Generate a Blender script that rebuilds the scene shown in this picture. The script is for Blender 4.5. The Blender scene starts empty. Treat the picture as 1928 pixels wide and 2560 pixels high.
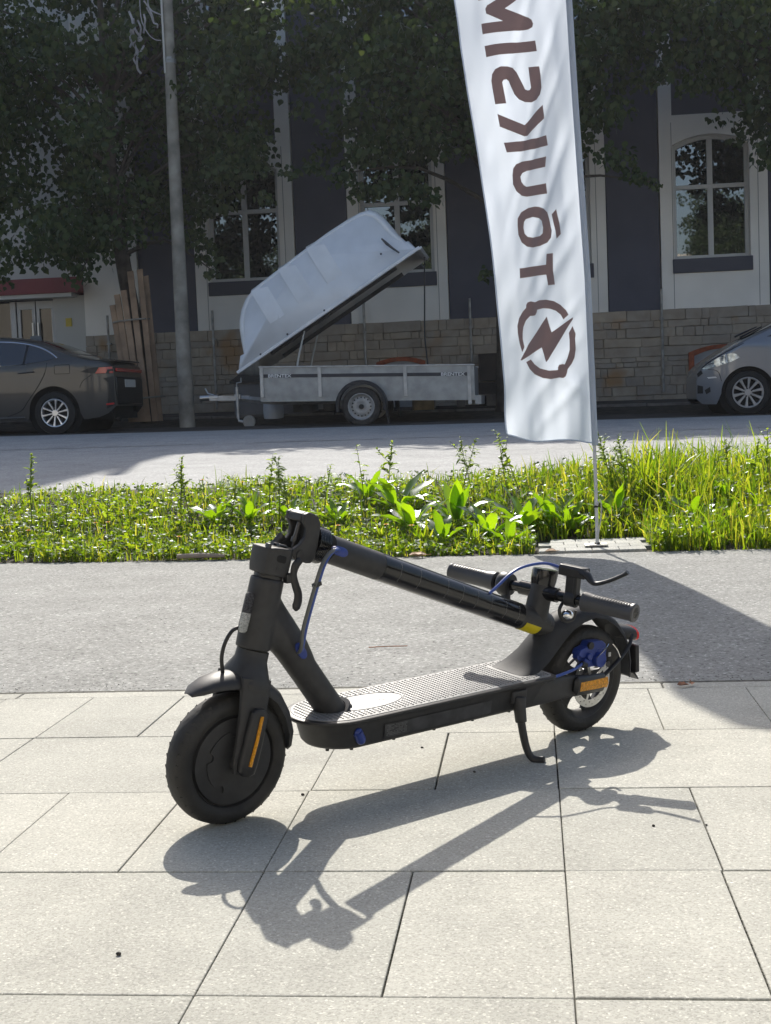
import bpy, bmesh, math, random
import numpy as np
from mathutils import Vector, Matrix, Euler, noise as mnoise
from mathutils.geometry import tessellate_polygon

S = bpy.context.scene
COL = S.collection
rnd = random.Random(7)
PI = math.pi

# ------------------------------------------------------------------ camera, world, sun, exposure
cam_d = bpy.data.cameras.new('camera')
cam = bpy.data.objects.new('camera', cam_d)
COL.objects.link(cam)
S.camera = cam
cam_d.sensor_fit = 'VERTICAL'
cam_d.sensor_height = 36
cam_d.lens = 36 * 3400 / 2560
cam_d.clip_start, cam_d.clip_end = 0.05, 1500
PITCH, ROLL, YAW = 0.078715, 0.03966, -0.108758
fw = Vector((math.sin(YAW) * math.cos(PITCH), math.cos(YAW) * math.cos(PITCH), -math.sin(PITCH)))
r0 = Vector((math.cos(YAW), -math.sin(YAW), 0))
u0 = r0.cross(fw)
rr = r0 * math.cos(ROLL) - u0 * math.sin(ROLL)
uu = r0 * math.sin(ROLL) + u0 * math.cos(ROLL)
cam.matrix_world = Matrix(((rr.x, uu.x, -fw.x, 0), (rr.y, uu.y, -fw.y, 0), (rr.z, uu.z, -fw.z, 0.72), (0, 0, 0, 1)))

SUN_EL, SUN_AZ = math.radians(41), math.radians(-11)      # azimuth from +Y towards +X
wd = bpy.data.worlds.new('World')
S.world = wd
wd.use_nodes = True
nt = wd.node_tree
sky = nt.nodes.new('ShaderNodeTexSky')
sky.sky_type = 'NISHITA'
sky.sun_disc = False
sky.sun_elevation, sky.sun_rotation = SUN_EL, SUN_AZ
sky.air_density, sky.dust_density = 1.0, 3.0
bg = nt.nodes['Background']
bg.inputs[1].default_value = 0.125
nt.links.new(sky.outputs[0], bg.inputs[0])
sd = bpy.data.lights.new('sun', 'SUN')
sd.energy, sd.angle, sd.color = 4.2, math.radians(0.53), (1, 0.95, 0.87)
sun = bpy.data.objects.new('sun', sd)
COL.objects.link(sun)
sdir = Vector((math.sin(SUN_AZ) * math.cos(SUN_EL), math.cos(SUN_AZ) * math.cos(SUN_EL), math.sin(SUN_EL)))
sun.rotation_euler = sdir.to_track_quat('Z', 'Y').to_euler()
S.view_settings.view_transform = 'Standard'
S.view_settings.look = 'None'
S.view_settings.exposure = 0.55
S.view_settings.gamma = 1
S.cycles.max_bounces = 8
S.cycles.use_denoising = True

# ------------------------------------------------------------------ materials
def nodes_of(m):
    return m.node_tree.nodes, m.node_tree.links

def M(name, col, rough=0.5, metal=0.0, var=0.0, scale=12, bump=0.0, bscale=None, spec=0.5, coat=0.0, detail=4, col2=None, ior=1.45):
    m = bpy.data.materials.new(name)
    m.use_nodes = True
    n, l = nodes_of(m)
    b = n['Principled BSDF']
    b.inputs['Roughness'].default_value = rough
    b.inputs['Metallic'].default_value = metal
    b.inputs['Specular IOR Level'].default_value = spec
    b.inputs['IOR'].default_value = ior
    b.inputs['Coat Weight'].default_value = coat
    b.inputs['Coat Roughness'].default_value = 0.08
    b.inputs['Base Color'].default_value = (*col, 1)
    tc = n.new('ShaderNodeTexCoord')
    if var or col2:
        t = n.new('ShaderNodeTexNoise')
        t.inputs['Scale'].default_value = scale
        t.inputs['Detail'].default_value = detail
        l.new(tc.outputs['Object'], t.inputs['Vector'])
        r = n.new('ShaderNodeValToRGB')
        a = col if col2 else tuple(c * (1 - var) for c in col)
        c2 = col2 if col2 else tuple(min(1, c * (1 + var)) for c in col)
        r.color_ramp.elements[0].position, r.color_ramp.elements[1].position = 0.33, 0.67
        r.color_ramp.elements[0].color, r.color_ramp.elements[1].color = (*a, 1), (*c2, 1)
        l.new(t.outputs['Fac'], r.inputs['Fac'])
        l.new(r.outputs['Color'], b.inputs['Base Color'])
    if bump:
        t2 = n.new('ShaderNodeTexNoise')
        t2.inputs['Scale'].default_value = bscale or scale * 4
        t2.inputs['Detail'].default_value = 4
        l.new(tc.outputs['Object'], t2.inputs['Vector'])
        bp = n.new('ShaderNodeBump')
        bp.inputs['Strength'].default_value = bump
        bp.inputs['Distance'].default_value = 0.01
        l.new(t2.outputs['Fac'], bp.inputs['Height'])
        l.new(bp.outputs['Normal'], b.inputs['Normal'])
    return m

def leafmat(name, cols, trans=0.45, rough=0.35, gloss=0.12, tcol=None):
    """thin leaf: diffuse + translucent + gloss, colour varying per leaf"""
    m = bpy.data.materials.new(name)
    m.use_nodes = True
    n, l = nodes_of(m)
    n.remove(n['Principled BSDF'])
    g = n.new('ShaderNodeNewGeometry')
    r = n.new('ShaderNodeValToRGB')
    els = r.color_ramp.elements
    while len(els) < len(cols):
        els.new(0.5)
    for i, c in enumerate(cols):
        els[i].position = i / max(1, len(cols) - 1)
        els[i].color = (*c, 1)
    l.new(g.outputs['Random Per Island'], r.inputs['Fac'])
    d = n.new('ShaderNodeBsdfDiffuse')
    t = n.new('ShaderNodeBsdfTranslucent')
    l.new(r.outputs['Color'], d.inputs['Color'])
    mx = n.new('ShaderNodeMix')
    mx.data_type = 'RGBA'
    mx.blend_type = 'MULTIPLY'
    mx.inputs['Factor'].default_value = 1
    l.new(r.outputs['Color'], mx.inputs['A'])
    mx.inputs['B'].default_value = (*(tcol or (2.6, 2.3, 0.9)), 1)
    l.new(mx.outputs['Result'], t.inputs['Color'])
    gl = n.new('ShaderNodeBsdfGlossy')
    gl.inputs['Roughness'].default_value = rough
    gl.inputs['Color'].default_value = (0.9, 0.95, 1, 1)
    m1, m2 = n.new('ShaderNodeMixShader'), n.new('ShaderNodeMixShader')
    m1.inputs[0].default_value = trans
    l.new(d.outputs[0], m1.inputs[1]); l.new(t.outputs[0], m1.inputs[2])
    fr = n.new('ShaderNodeLayerWeight')
    pw = n.new('ShaderNodeMath')
    pw.operation = 'POWER'
    pw.inputs[1].default_value = 4
    l.new(fr.outputs['Facing'], pw.inputs[0])
    ad = n.new('ShaderNodeMath')
    ad.inputs[1].default_value = 0.05
    l.new(pw.outputs[0], ad.inputs[0])
    mm = n.new('ShaderNodeMath')
    mm.operation = 'MULTIPLY'
    mm.inputs[1].default_value = gloss * 8
    mm.use_clamp = True
    l.new(ad.outputs[0], mm.inputs[0])
    l.new(mm.outputs[0], m2.inputs[0])
    l.new(m1.outputs[0], m2.inputs[1]); l.new(gl.outputs[0], m2.inputs[2])
    l.new(m2.outputs[0], n['Material Output'].inputs[0])
    return m

def speckle(name, base, light, dark, s1, s2, mott=0.12, rough=0.85, bump=0.3, island=0.0, dirt=None):
    """aggregate surface: fine light and dark grains, broad mottling, optional tint per slab"""
    m = bpy.data.materials.new(name)
    m.use_nodes = True
    n, l = nodes_of(m)
    b = n['Principled BSDF']
    b.inputs['Roughness'].default_value = rough
    b.inputs['Specular IOR Level'].default_value = 0.3
    tc = n.new('ShaderNodeTexCoord')
    def noise(s, d=2, rgh=0.5):
        t = n.new('ShaderNodeTexNoise')
        t.inputs['Scale'].default_value = s
        t.inputs['Detail'].default_value = d
        t.inputs['Roughness'].default_value = rgh
        l.new(tc.outputs['Object'], t.inputs['Vector'])
        return t
    def ramp(src, stops):
        r = n.new('ShaderNodeValToRGB')
        while len(r.color_ramp.elements) < len(stops):
            r.color_ramp.elements.new(0.5)
        for e, (p, c) in zip(r.color_ramp.elements, stops):
            e.position = p
            e.color = (*c, 1) if isinstance(c, tuple) else (c, c, c, 1)
        l.new(src, r.inputs['Fac'])
        return r
    def mul(a, bb, f=1.0):
        x = n.new('ShaderNodeMix')
        x.data_type = 'RGBA'
        x.blend_type = 'MULTIPLY'
        x.inputs['Factor'].default_value = f
        l.new(a, x.inputs['A']); l.new(bb, x.inputs['B'])
        return x.outputs['Result']
    g = noise(s1, 3, 0.7)
    c = ramp(g.outputs['Fac'], [(0.30, dark), (0.43, base), (0.60, base), (0.72, light)]).outputs['Color']
    v = n.new('ShaderNodeTexVoronoi')
    v.inputs['Scale'].default_value = s2
    l.new(tc.outputs['Object'], v.inputs['Vector'])
    sep = n.new('ShaderNodeSeparateColor')
    l.new(v.outputs['Color'], sep.inputs[0])
    c = mul(c, ramp(sep.outputs[0], [(0.0, 0.78), (0.5, 1.0), (0.93, 1.04), (1.0, 1.5)]).outputs['Color'])
    c = mul(c, ramp(noise(3.2, 6, 0.65).outputs['Fac'], [(0.3, 1 - mott), (0.7, 1 + mott)]).outputs['Color'])
    if dirt:
        c = mul(c, ramp(noise(dirt[0], 5, 0.7).outputs['Fac'], [(0.32, dirt[1]), (0.5, 1.0)]).outputs['Color'])
    if island:
        ge = n.new('ShaderNodeNewGeometry')
        c = mul(c, ramp(ge.outputs['Random Per Island'], [(0, (1 - island, 1 - island, 1 - island * 1.2)), (1, (1 + island, 1 + island * .9, 1 + island * .6))]).outputs['Color'])
    l.new(c, b.inputs['Base Color'])
    bp = n.new('ShaderNodeBump')
    bp.inputs['Strength'].default_value = bump
    bp.inputs['Distance'].default_value = 0.004
    l.new(g.outputs['Fac'], bp.inputs['Height'])
    l.new(bp.outputs['Normal'], b.inputs['Normal'])
    return m

# ------------------------------------------------------------------ mesh helpers
V = Vector

def basis(ax):
    ax = V(ax).normalized()
    t = V((0, 0, 1)) if abs(ax.z) < 0.9 else V((1, 0, 0))
    a = ax.cross(t).normalized()
    return a, ax.cross(a).normalized(), ax

class MB:
    """collects shapes and links them as ONE mesh object"""
    def __init__(s):
        s.v, s.f, s.mi, s.cur = [], [], [], 0
    def mat(s, i):
        s.cur = i
        return s
    def add(s, vs, fs):
        o = len(s.v)
        s.v += [tuple(p) for p in vs]
        for f in fs:
            s.f.append(tuple(i + o for i in f))
            s.mi.append(s.cur)
        return s
    def box(s, c, size, rot=None, taper=1.0):
        x, y, z = (q / 2 for q in size)
        pts = [V((a * x * (taper if c2 > 0 else 1), b * y * (taper if c2 > 0 else 1), c2 * z)) for a in (-1, 1) for b in (-1, 1) for c2 in (-1, 1)]
        if rot is not None:
            R = rot if isinstance(rot, Matrix) else Euler(rot).to_matrix()
            pts = [R @ p for p in pts]
        return s.add([V(c) + p for p in pts], [(0, 1, 3, 2), (4, 6, 7, 5), (0, 4, 5, 1), (2, 3, 7, 6), (0, 2, 6, 4), (1, 5, 7, 3)])
    def loft(s, rings, caps=True, closed=True, loop=False):
        n = len(rings[0])
        vs = [p for r in rings for p in r]
        fs = []
        m = len(rings)
        for i in range(m - 1 + (1 if loop else 0)):
            i2 = (i + 1) % m
            for j in range(n if closed else n - 1):
                k = (j + 1) % n
                fs.append((i * n + j, i * n + k, i2 * n + k, i2 * n + j))
        if caps and closed and not loop:
            fs.append(tuple(range(n - 1, -1, -1)))
            fs.append(tuple((m - 1) * n + j for j in range(n)))
        return s.add(vs, fs)
    def tube(s, pts, rad, n=10, caps=True, sub=0, flat=None):
        """sweep a circle (or an ellipse, flat=(a,b) factors) along points"""
        pts = [V(p) for p in pts]
        if not isinstance(rad, (list, tuple)):
            rad = [rad] * len(pts)
        if sub:
            P, Rr = [], []
            m = len(pts)
            for i in range(m - 1):
                p0, p1, p2, p3 = pts[max(i - 1, 0)], pts[i], pts[i + 1], pts[min(i + 2, m - 1)]
                for k in range(sub):
                    t = k / sub
                    P.append(0.5 * ((2 * p1) + (p2 - p0) * t + (2 * p0 - 5 * p1 + 4 * p2 - p3) * t * t + (3 * p1 - p0 - 3 * p2 + p3) * t ** 3))
                    Rr.append(rad[i] + (rad[i + 1] - rad[i]) * t)
            P.append(pts[-1]); Rr.append(rad[-1])
            pts, rad = P, Rr
        rings = []
        a = None
        for i, p in enumerate(pts):
            t = (pts[min(i + 1, len(pts) - 1)] - pts[max(i - 1, 0)]).normalized()
            if a is None:
                a, b, _ = basis(t)
            else:
                a = (a - t * a.dot(t)).normalized()
                b = t.cross(a)
            fa, fb = flat or (1, 1)
            rings.append([p + (a * math.cos(q) * fa + b * math.sin(q) * fb) * rad[i] for q in (2 * PI * k / n for k in range(n))])
        return s.loft(rings, caps)
    def cyl(s, p0, p1, r0, r1=None, n=20):
        return s.tube([p0, p1], [r0, r0 if r1 is None else r1], n)
    def lathe(s, prof, c, ax, n=48, closed=False):
        """profile of (radius, height along axis)"""
        a, b, w = basis(ax)
        c = V(c)
        rings = [[c + w * h + (a * math.cos(q) + b * math.sin(q)) * r for r, h in prof] for q in (2 * PI * k / n for k in range(n))]
        return s.loft(rings, caps=False, closed=closed, loop=True)
    def prism(s, poly, fn, d0, d1):
        """polygon (any shape) extruded between depths d0 and d1; fn(u, v, d) -> point"""
        n = len(poly)
        vs = [fn(u, v, d0) for u, v in poly] + [fn(u, v, d1) for u, v in poly]
        tri = tessellate_polygon([[V((u, v, 0)) for u, v in poly]])
        fs = [tuple(t) for t in tri] + [tuple(i + n for i in reversed(t)) for t in tri]
        fs += [(i, i + n, (i + 1) % n + n, (i + 1) % n) for i in range(n)]
        return s.add(vs, fs)
    def decal(s, poly, fn, du=0.1, dv=0.1):
        """flat outline cut along a grid, then mapped on to a surface with fn(u, v)"""
        bm = bmesh.new()
        vv = [bm.verts.new((u, v, 0)) for u, v in poly]
        for t in tessellate_polygon([[p.co for p in vv]]):
            try:
                bm.faces.new([vv[i] for i in t])
            except ValueError:
                pass
        us, vs_ = [p[0] for p in poly], [p[1] for p in poly]
        for lo, hi, d, ax in ((min(us), max(us), du, V((1, 0, 0))), (min(vs_), max(vs_), dv, V((0, 1, 0)))):
            x = math.ceil(lo / d) * d
            while x < hi:
                bmesh.ops.bisect_plane(bm, geom=bm.verts[:] + bm.edges[:] + bm.faces[:], plane_co=ax * x, plane_no=ax)
                x += d
        bm.verts.index_update()
        s.add([fn(p.co.x, p.co.y) for p in bm.verts], [tuple(p.index for p in f.verts) for f in bm.faces])
        bm.free()
        return s
    def ball(s, c, r, n=12, m=8, sc=(1, 1, 1), rot=None):
        rings = []
        for i in range(m + 1):
            t = PI * i / m
            ring = []
            for k in range(n):
                q = 2 * PI * k / n
                p = V((math.sin(t) * math.cos(q) * sc[0], math.sin(t) * math.sin(q) * sc[1], math.cos(t) * sc[2])) * r
                if rot is not None:
                    p = rot @ p
                ring.append(V(c) + p)
            rings.append(ring)
        return s.loft(rings, caps=False)
    def build(s, name, mats, parent=None, org=(0, 0, 0), smooth=True, ang=35, bevel=0, bseg=2, loc=None, recalc=True):
        me = bpy.data.meshes.new(name)
        me.from_pydata([(x - org[0], y - org[1], z - org[2]) for x, y, z in s.v], [], s.f)
        for m in (mats if isinstance(mats, (list, tuple)) else [mats]):
            me.materials.append(m)
        me.polygons.foreach_set('material_index', s.mi)
        if recalc:
            bm = bmesh.new()
            bm.from_mesh(me)
            bmesh.ops.recalc_face_normals(bm, faces=bm.faces[:])
            bm.to_mesh(me)
            bm.free()
        if smooth:
            me.polygons.foreach_set('use_smooth', [True] * len(me.polygons))
            me.set_sharp_from_angle(angle=math.radians(ang))
        me.update()
        o = bpy.data.objects.new(name, me)
        COL.objects.link(o)
        if bevel:
            b = o.modifiers.new('bevel', 'BEVEL')
            b.width, b.segments, b.limit_method, b.angle_limit = bevel, bseg, 'ANGLE', math.radians(40)
        if parent:
            o.parent = parent
        if loc is not None:
            o.location = loc
        return o

def fastmesh(name, verts, k, mat, parent=None, org=(0, 0, 0), faces=None):
    """one mesh of many separate k-sided faces, verts shaped (n*k, 3)"""
    verts = np.asarray(verts, np.float32) - np.asarray(org, np.float32)
    nf = len(verts) // k
    F = np.array(faces if faces else [list(range(k))], np.int32)
    nfc, kk = F.shape
    idx = (np.arange(nf, dtype=np.int32)[:, None, None] * k + F[None]).ravel()
    me = bpy.data.meshes.new(name)
    me.vertices.add(nf * k)
    me.vertices.foreach_set('co', verts.ravel())
    me.loops.add(len(idx))
    me.loops.foreach_set('vertex_index', idx)
    me.polygons.add(nf * nfc)
    me.polygons.foreach_set('loop_start', np.arange(0, len(idx), kk, dtype=np.int32))
    me.update(calc_edges=True)
    me.validate()
    me.materials.append(mat)
    o = bpy.data.objects.new(name, me)
    COL.objects.link(o)
    if parent:
        o.parent = parent
    return o

def tag(o, label=None, cat=None, group=None, kind=None):
    for k, v in (('label', label), ('category', cat), ('group', group), ('kind', kind)):
        if v:
            o[k] = v
    return o

def thing(name, label, cat, loc=(0, 0, 0), rot=None, group=None):
    o = bpy.data.objects.new(name, None)
    COL.objects.link(o)
    o.empty_display_size = 0.2
    o.location = loc
    if rot is not None:
        o.rotation_euler = rot
    return tag(o, label, cat, group)

def struct(o):
    o['kind'] = 'structure'
    return o

def copy_tree(o, parent=None):
    c = o.copy()
    COL.objects.link(c)
    if parent:
        c.parent = parent
    for ch in list(o.children):
        copy_tree(ch, c)
    return c

# ------------------------------------------------------------------ the lie of the land
def smst(t):
    t = max(0.0, min(1.0, t))
    return t * t * (3 - 2 * t)

def road_z(x, y):
    xx = max(-14, min(14, x))
    return 0.20 + (y - 9) / 10.5 * 0.205 - 0.0102 * xx * max(0, min(1, (y - 6) / 13.5))

def edge_y(x):                                    # front edge of the grass verge
    return 6.35 - 0.05 * x + 0.016 * x * x if abs(x) < 4 else 6.35 - 0.05 * x + 0.256

def land_z(x, y):
    e = edge_y(x)
    if y <= e:
        return 0.0
    if y < 9.2:
        t = (y - e) / (9.2 - e)
        zr = road_z(x, 9.2)
        pad = (1 - smst((abs(x - 0.27) - 0.30) / 0.35)) * (1 - smst((y - 6.9) / 0.4))
        return (1 - pad) * (zr * smst(t * 1.1) + 0.05 * math.sin(PI * min(1, t)) + 0.012 * mnoise.noise(V((x * 2, y * 2, 0))))
    if y < 22.0:
        return road_z(x, y)
    xx = max(-14, min(14, x))
    k = road_z(x, 22.0) + 0.11
    if y < 24:
        return k + (y - 22) / 2 * 0.09
    return k + 0.09
# ------------------------------------------------------------------ the setting
m_soil = M('dark_soil', (0.035, 0.028, 0.02), 0.95, var=0.5, scale=9, bump=0.6, bscale=40)
m_slab = speckle('concrete_paving', (0.405, 0.398, 0.352), (0.53, 0.525, 0.47), (0.29, 0.285, 0.248), 190, 330, mott=0.10, bump=0.35, island=0.07, dirt=(2.7, 0.88))
m_joint = M('joint_sand', (0.075, 0.072, 0.058), 0.95, var=0.5, scale=60)
m_asph = speckle('sunlit_path_asphalt', (0.255, 0.255, 0.238), (0.62, 0.62, 0.58), (0.04, 0.04, 0.038), 80, 120, mott=0.14, bump=1.2, dirt=(1.3, 0.86))
m_road = speckle('road_asphalt', (0.34, 0.34, 0.33), (0.52, 0.52, 0.50), (0.21, 0.21, 0.21), 40, 70, mott=0.12, bump=0.5, dirt=(1.2, 0.85))
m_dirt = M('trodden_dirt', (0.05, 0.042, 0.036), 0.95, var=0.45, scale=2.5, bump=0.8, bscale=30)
m_kerb = M('kerb_stone', (0.13, 0.12, 0.11), 0.9, var=0.3, scale=5, bump=0.5)

def sheet(name, xs, ys, zf, mat, dz):
    mb = MB()
    nx, ny = len(xs), len(ys)
    mb.add([(x, y, zf(x, y) + dz) for y in ys for x in xs], [(j * nx + i, j * nx + i + 1, (j + 1) * nx + i + 1, (j + 1) * nx + i) for j in range(ny - 1) for i in range(nx - 1)])
    return struct(mb.build(name, mat, recalc=False))

def lin(a, b, n):
    return [a + (b - a) * i / (n - 1) for i in range(n)]

sheet('ground', [-400, -120, -40, -20] + lin(-14, 14, 85) + [20, 40, 120, 400],
      [-400, -100, -30, -8] + lin(-2, 6, 9) + lin(6.1, 9.6, 36) + lin(10, 22, 13) + lin(22.01, 24, 4) + [30, 60, 150, 400], land_z, m_soil, -0.012)
sheet('road', lin(-14, 14, 29), lin(9.0, 19.15, 22), lambda x, y: road_z(x, y), m_road, 0.004)
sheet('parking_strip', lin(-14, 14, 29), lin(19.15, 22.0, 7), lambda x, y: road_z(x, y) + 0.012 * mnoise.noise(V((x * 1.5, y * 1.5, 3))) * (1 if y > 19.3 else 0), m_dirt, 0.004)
mb = MB()                                         # far kerb, stone by stone
x = -14.0
while x < 14:
    w = 0.95 + 0.1 * rnd.random()
    z = road_z(x, 22)
    mb.box((x + w / 2, 22.08 + 0.01 * rnd.random(), z + 0.03), (w - 0.02, 0.14, 0.20 + 0.02 * rnd.random()))
    x += w
struct(mb.build('kerb', m_kerb, smooth=False, bevel=0.012))
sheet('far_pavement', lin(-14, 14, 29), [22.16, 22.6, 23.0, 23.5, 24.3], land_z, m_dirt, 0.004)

# paving slabs
ROWS = [3.345, 2.923, 2.485, 2.043, 1.597, 1.15, 0.70, 0.25, -0.2, -0.65]
J = {0: [-3.2, -2.73, -2.27, -1.80, -1.37, -1.137, -0.90, -0.434, 0.031, 0.265, 0.500, 0.97, 1.44, 1.9, 2.4],
     1: [-3.0, -2.5, -2.07, -1.6, -1.14, -0.434, -0.2, 0.031, 0.5, 0.97, 1.44, 1.9, 2.4],
     2: [-2.8, -2.3, -1.84, -1.37, -0.905, -0.673, -0.437, 0.031, 0.268, 0.735, 1.2, 1.67, 2.2],
     3: [-2.8, -2.3, -1.84, -1.37, -0.905, -0.437, -0.203, 0.031, 0.265, 0.735, 1.2, 1.67, 2.2]}
mb = MB()
for i in range(len(ROWS) - 1):
    js = J.get(i) or [-2.3, -1.84, -1.37, -0.905, -0.437, 0.031, 0.5, 0.97, 1.44, 1.9]
    for a, b in zip(js[:-1], js[1:]):
        g = [0.0007 + 0.0013 * rnd.random() ** 2 for _ in range(4)]
        if i in (2, 3) and b < -0.3 and rnd.random() < .6:
            g[2] = g[3] = 0.0008
        x0, x1, y0, y1 = a + g[0], b - g[1], ROWS[i + 1] + g[2], ROWS[i] - g[3]
        t = 0.0015 * (rnd.random() - 0.5)
        mb.box(((x0 + x1) / 2, (y0 + y1) / 2, -0.03 + t), (x1 - x0, y1 - y0, 0.06))
struct(mb.build('pavement', m_slab, smooth=False, bevel=0.0022))
mb = MB().box((0, 1.4, -0.0155), (7, 4.1, 0.02))
struct(mb.build('pavement_bed', m_joint, smooth=False))
mb = MB()
for a, b in zip([-3.2, -2.2, -1.35, -0.42, 0.305, 1.2, 2.1], [-2.2, -1.35, -0.42, 0.305, 1.2, 2.1, 3]):
    mb.box(((a + b) / 2, 3.381, -0.031), (b - a - 0.004, 0.064, 0.06))
struct(mb.build('edging_strip', m_slab, smooth=False, bevel=0.004))

# asphalt foot path, with a slightly ragged front edge
mb = MB()
xs = lin(-6, 6, 241)
vs = []
for t in lin(0, 1, 9):
    for x in xs:
        e0 = 3.416 + 0.006 * mnoise.noise(V((x * 25, 0, 0))) + 0.004 * mnoise.noise(V((x * 70, 5, 0)))
        e1 = edge_y(x) + 0.012 * mnoise.noise(V((x * 9, 2, 0)))
        vs.append((x, e0 + (e1 - e0) * t, -0.004 - (0.008 if t == 0 else 0)))
mb.add(vs, [(j * 241 + i, j * 241 + i + 1, (j + 1) * 241 + i + 1, (j + 1) * 241 + i) for j in range(8) for i in range(240)])
struct(mb.build('foot_path', m_asph, recalc=False))
# light block paving under the flag
m_block = speckle('pale_block_paving', (0.40, 0.40, 0.37), (0.55, 0.55, 0.5), (0.25, 0.25, 0.23), 150, 200, island=0.08)
mb = MB()
for j, y in enumerate((6.36, 6.49, 6.62, 6.75)):
    for k in range(4):
        x = 0.02 + 0.125 * k + (0.06 if j % 2 else 0)
        mb.box((x + 0.06, y + 0.06, -0.018 + 0.002 * rnd.random()), (0.1225, 0.1275, 0.05))
struct(mb.build('paving_pad', m_block, smooth=False, bevel=0.004))
# worn lane line on the road
mb = MB()
m_line = M('worn_road_paint', (0.34, 0.34, 0.33), 0.8, var=0.35, scale=8)
for x0, x1 in ((-9.5, -3.6), (-3.2, 6)):
    n = 40
    vs = []
    for i in range(n):
        x = x0 + (x1 - x0) * i / (n - 1)
        for y in (15.2, 15.28):
            vs.append((x, y, road_z(x, y) + 0.008))
    mb.add(vs, [(2 * i, 2 * i + 2, 2 * i + 3, 2 * i + 1) for i in range(n - 1)])
struct(mb.build('lane_line', m_line, recalc=False))
# ------------------------------------------------------------------ electric scooter (local x forward, y to the rider's left, z up)
m_paint = M('matt_charcoal_paint', (0.036, 0.036, 0.037), 0.5, var=0.14, scale=60, bump=0.04, bscale=900, spec=0.38)
m_fend = M('matt_fender_plastic', (0.034, 0.035, 0.038), 0.62, var=0.15, scale=40, bump=0.05, bscale=700, spec=0.2)
m_black = M('black_plastic', (0.019, 0.019, 0.020), 0.42, var=0.2, scale=40)
m_gloss = M('gloss_black_film', (0.010, 0.010, 0.011), 0.13, spec=0.6, var=0.3, scale=14, bump=0.05, bscale=30)
m_tyre = M('scooter_tyre_rubber', (0.018, 0.0175, 0.017), 0.66, col2=(0.036, 0.034, 0.031), scale=16, bump=0.15, bscale=120)
m_grey = M('grey_grip_rubber', (0.060, 0.061, 0.066), 0.36, bump=0.0)
m_mat = M('grey_deck_rubber', (0.215, 0.215, 0.21), 0.52, var=0.14, scale=22, bump=0.1, bscale=300)
m_dot = M('deck_stud_rubber', (0.14, 0.14, 0.138), 0.6)
m_blue = M('blue_anodised', (0.022, 0.045, 0.22), 0.35, var=0.15, scale=30)
m_bluecab = M('blue_cable_sheath', (0.04, 0.08, 0.30), 0.3)
m_greycab = M('grey_cable_sheath', (0.10, 0.105, 0.10), 0.3)
m_orange = M('amber_reflector', (0.66, 0.28, 0.008), 0.3, var=0.3, scale=240, bump=0.5, bscale=260)
m_clear = M('clear_reflector', (0.50, 0.51, 0.50), 0.22, metal=0.3, var=0.35, scale=420, bump=0.7, bscale=420)
m_darkref = M('dark_lens', (0.05, 0.05, 0.055), 0.2, var=0.6, scale=420, bump=0.6, bscale=420)
m_red = M('red_lens', (0.55, 0.02, 0.02), 0.2)
m_steel = M('brushed_steel', (0.55, 0.55, 0.54), 0.33, metal=1.0)
m_alu = M('dark_cast_metal', (0.08, 0.08, 0.082), 0.4, metal=0.6, var=0.2, scale=40)
m_yel = M('yellow_warning_label', (0.55, 0.46, 0.015), 0.4, var=0.1, scale=30)
m_sticker = M('grey_side_sticker', (0.045, 0.045, 0.047), 0.3, var=0.45, scale=28, detail=6)
m_print = M('pale_print', (0.13, 0.13, 0.128), 0.5)
m_liner0 = M('recess_black', (0.004, 0.004, 0.004), 0.7)
m_chrome = M('bright_chrome', (0.8, 0.8, 0.8), 0.1, metal=1.0)

LEAN = math.radians(6)
sc = thing('electric_scooter', 'black folded electric scooter leaning on its kickstand on the sunlit paving', 'scooter',
           (0.0723, 2.9265, 0), (-LEAN, 0, math.atan2(-0.7070, -0.7072)))
FW, RW = V((0.886, 0, 0.1165)), V((-0.010, 0, 0.1165))
TS = 1.068

def tyre(c, parent, seed):
    w = thing('wheel', None, None)
    w.parent = parent
    mb = MB()
    prof = [(0.078, -0.019), (0.086, -0.0245), (0.095, -0.0245), (0.1025, -0.020), (0.1075, -0.012), (0.1095, 0),
            (0.1075, 0.012), (0.1025, 0.020), (0.095, 0.0245), (0.086, 0.0245), (0.078, 0.019)]
    prof = [(r * TS, h * 1.06) for r, h in prof]
    mb.lathe(prof, c, (0, 1, 0), 72)
    for k in range(36):                          # shoulder lugs
        q = 2 * PI * k / 36
        for s in (-1, 1):
            a = q + (0.07 if s > 0 else 0)
            d, tq = V((math.cos(a), 0, math.sin(a))), V((-math.sin(a), 0, math.cos(a)))
            R = Matrix((tq, V((0, 1, 0)), d)).transposed() @ Euler((s * -0.85, 0, 0.5 * s)).to_matrix()
            mb.box(V(c) + d * (0.1013 * TS) + V((0, s * 0.0178, 0)), (0.0105, 0.012, 0.0032), R)
    mb.build('tyre', m_tyre, w, bevel=0)
    return w

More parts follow.
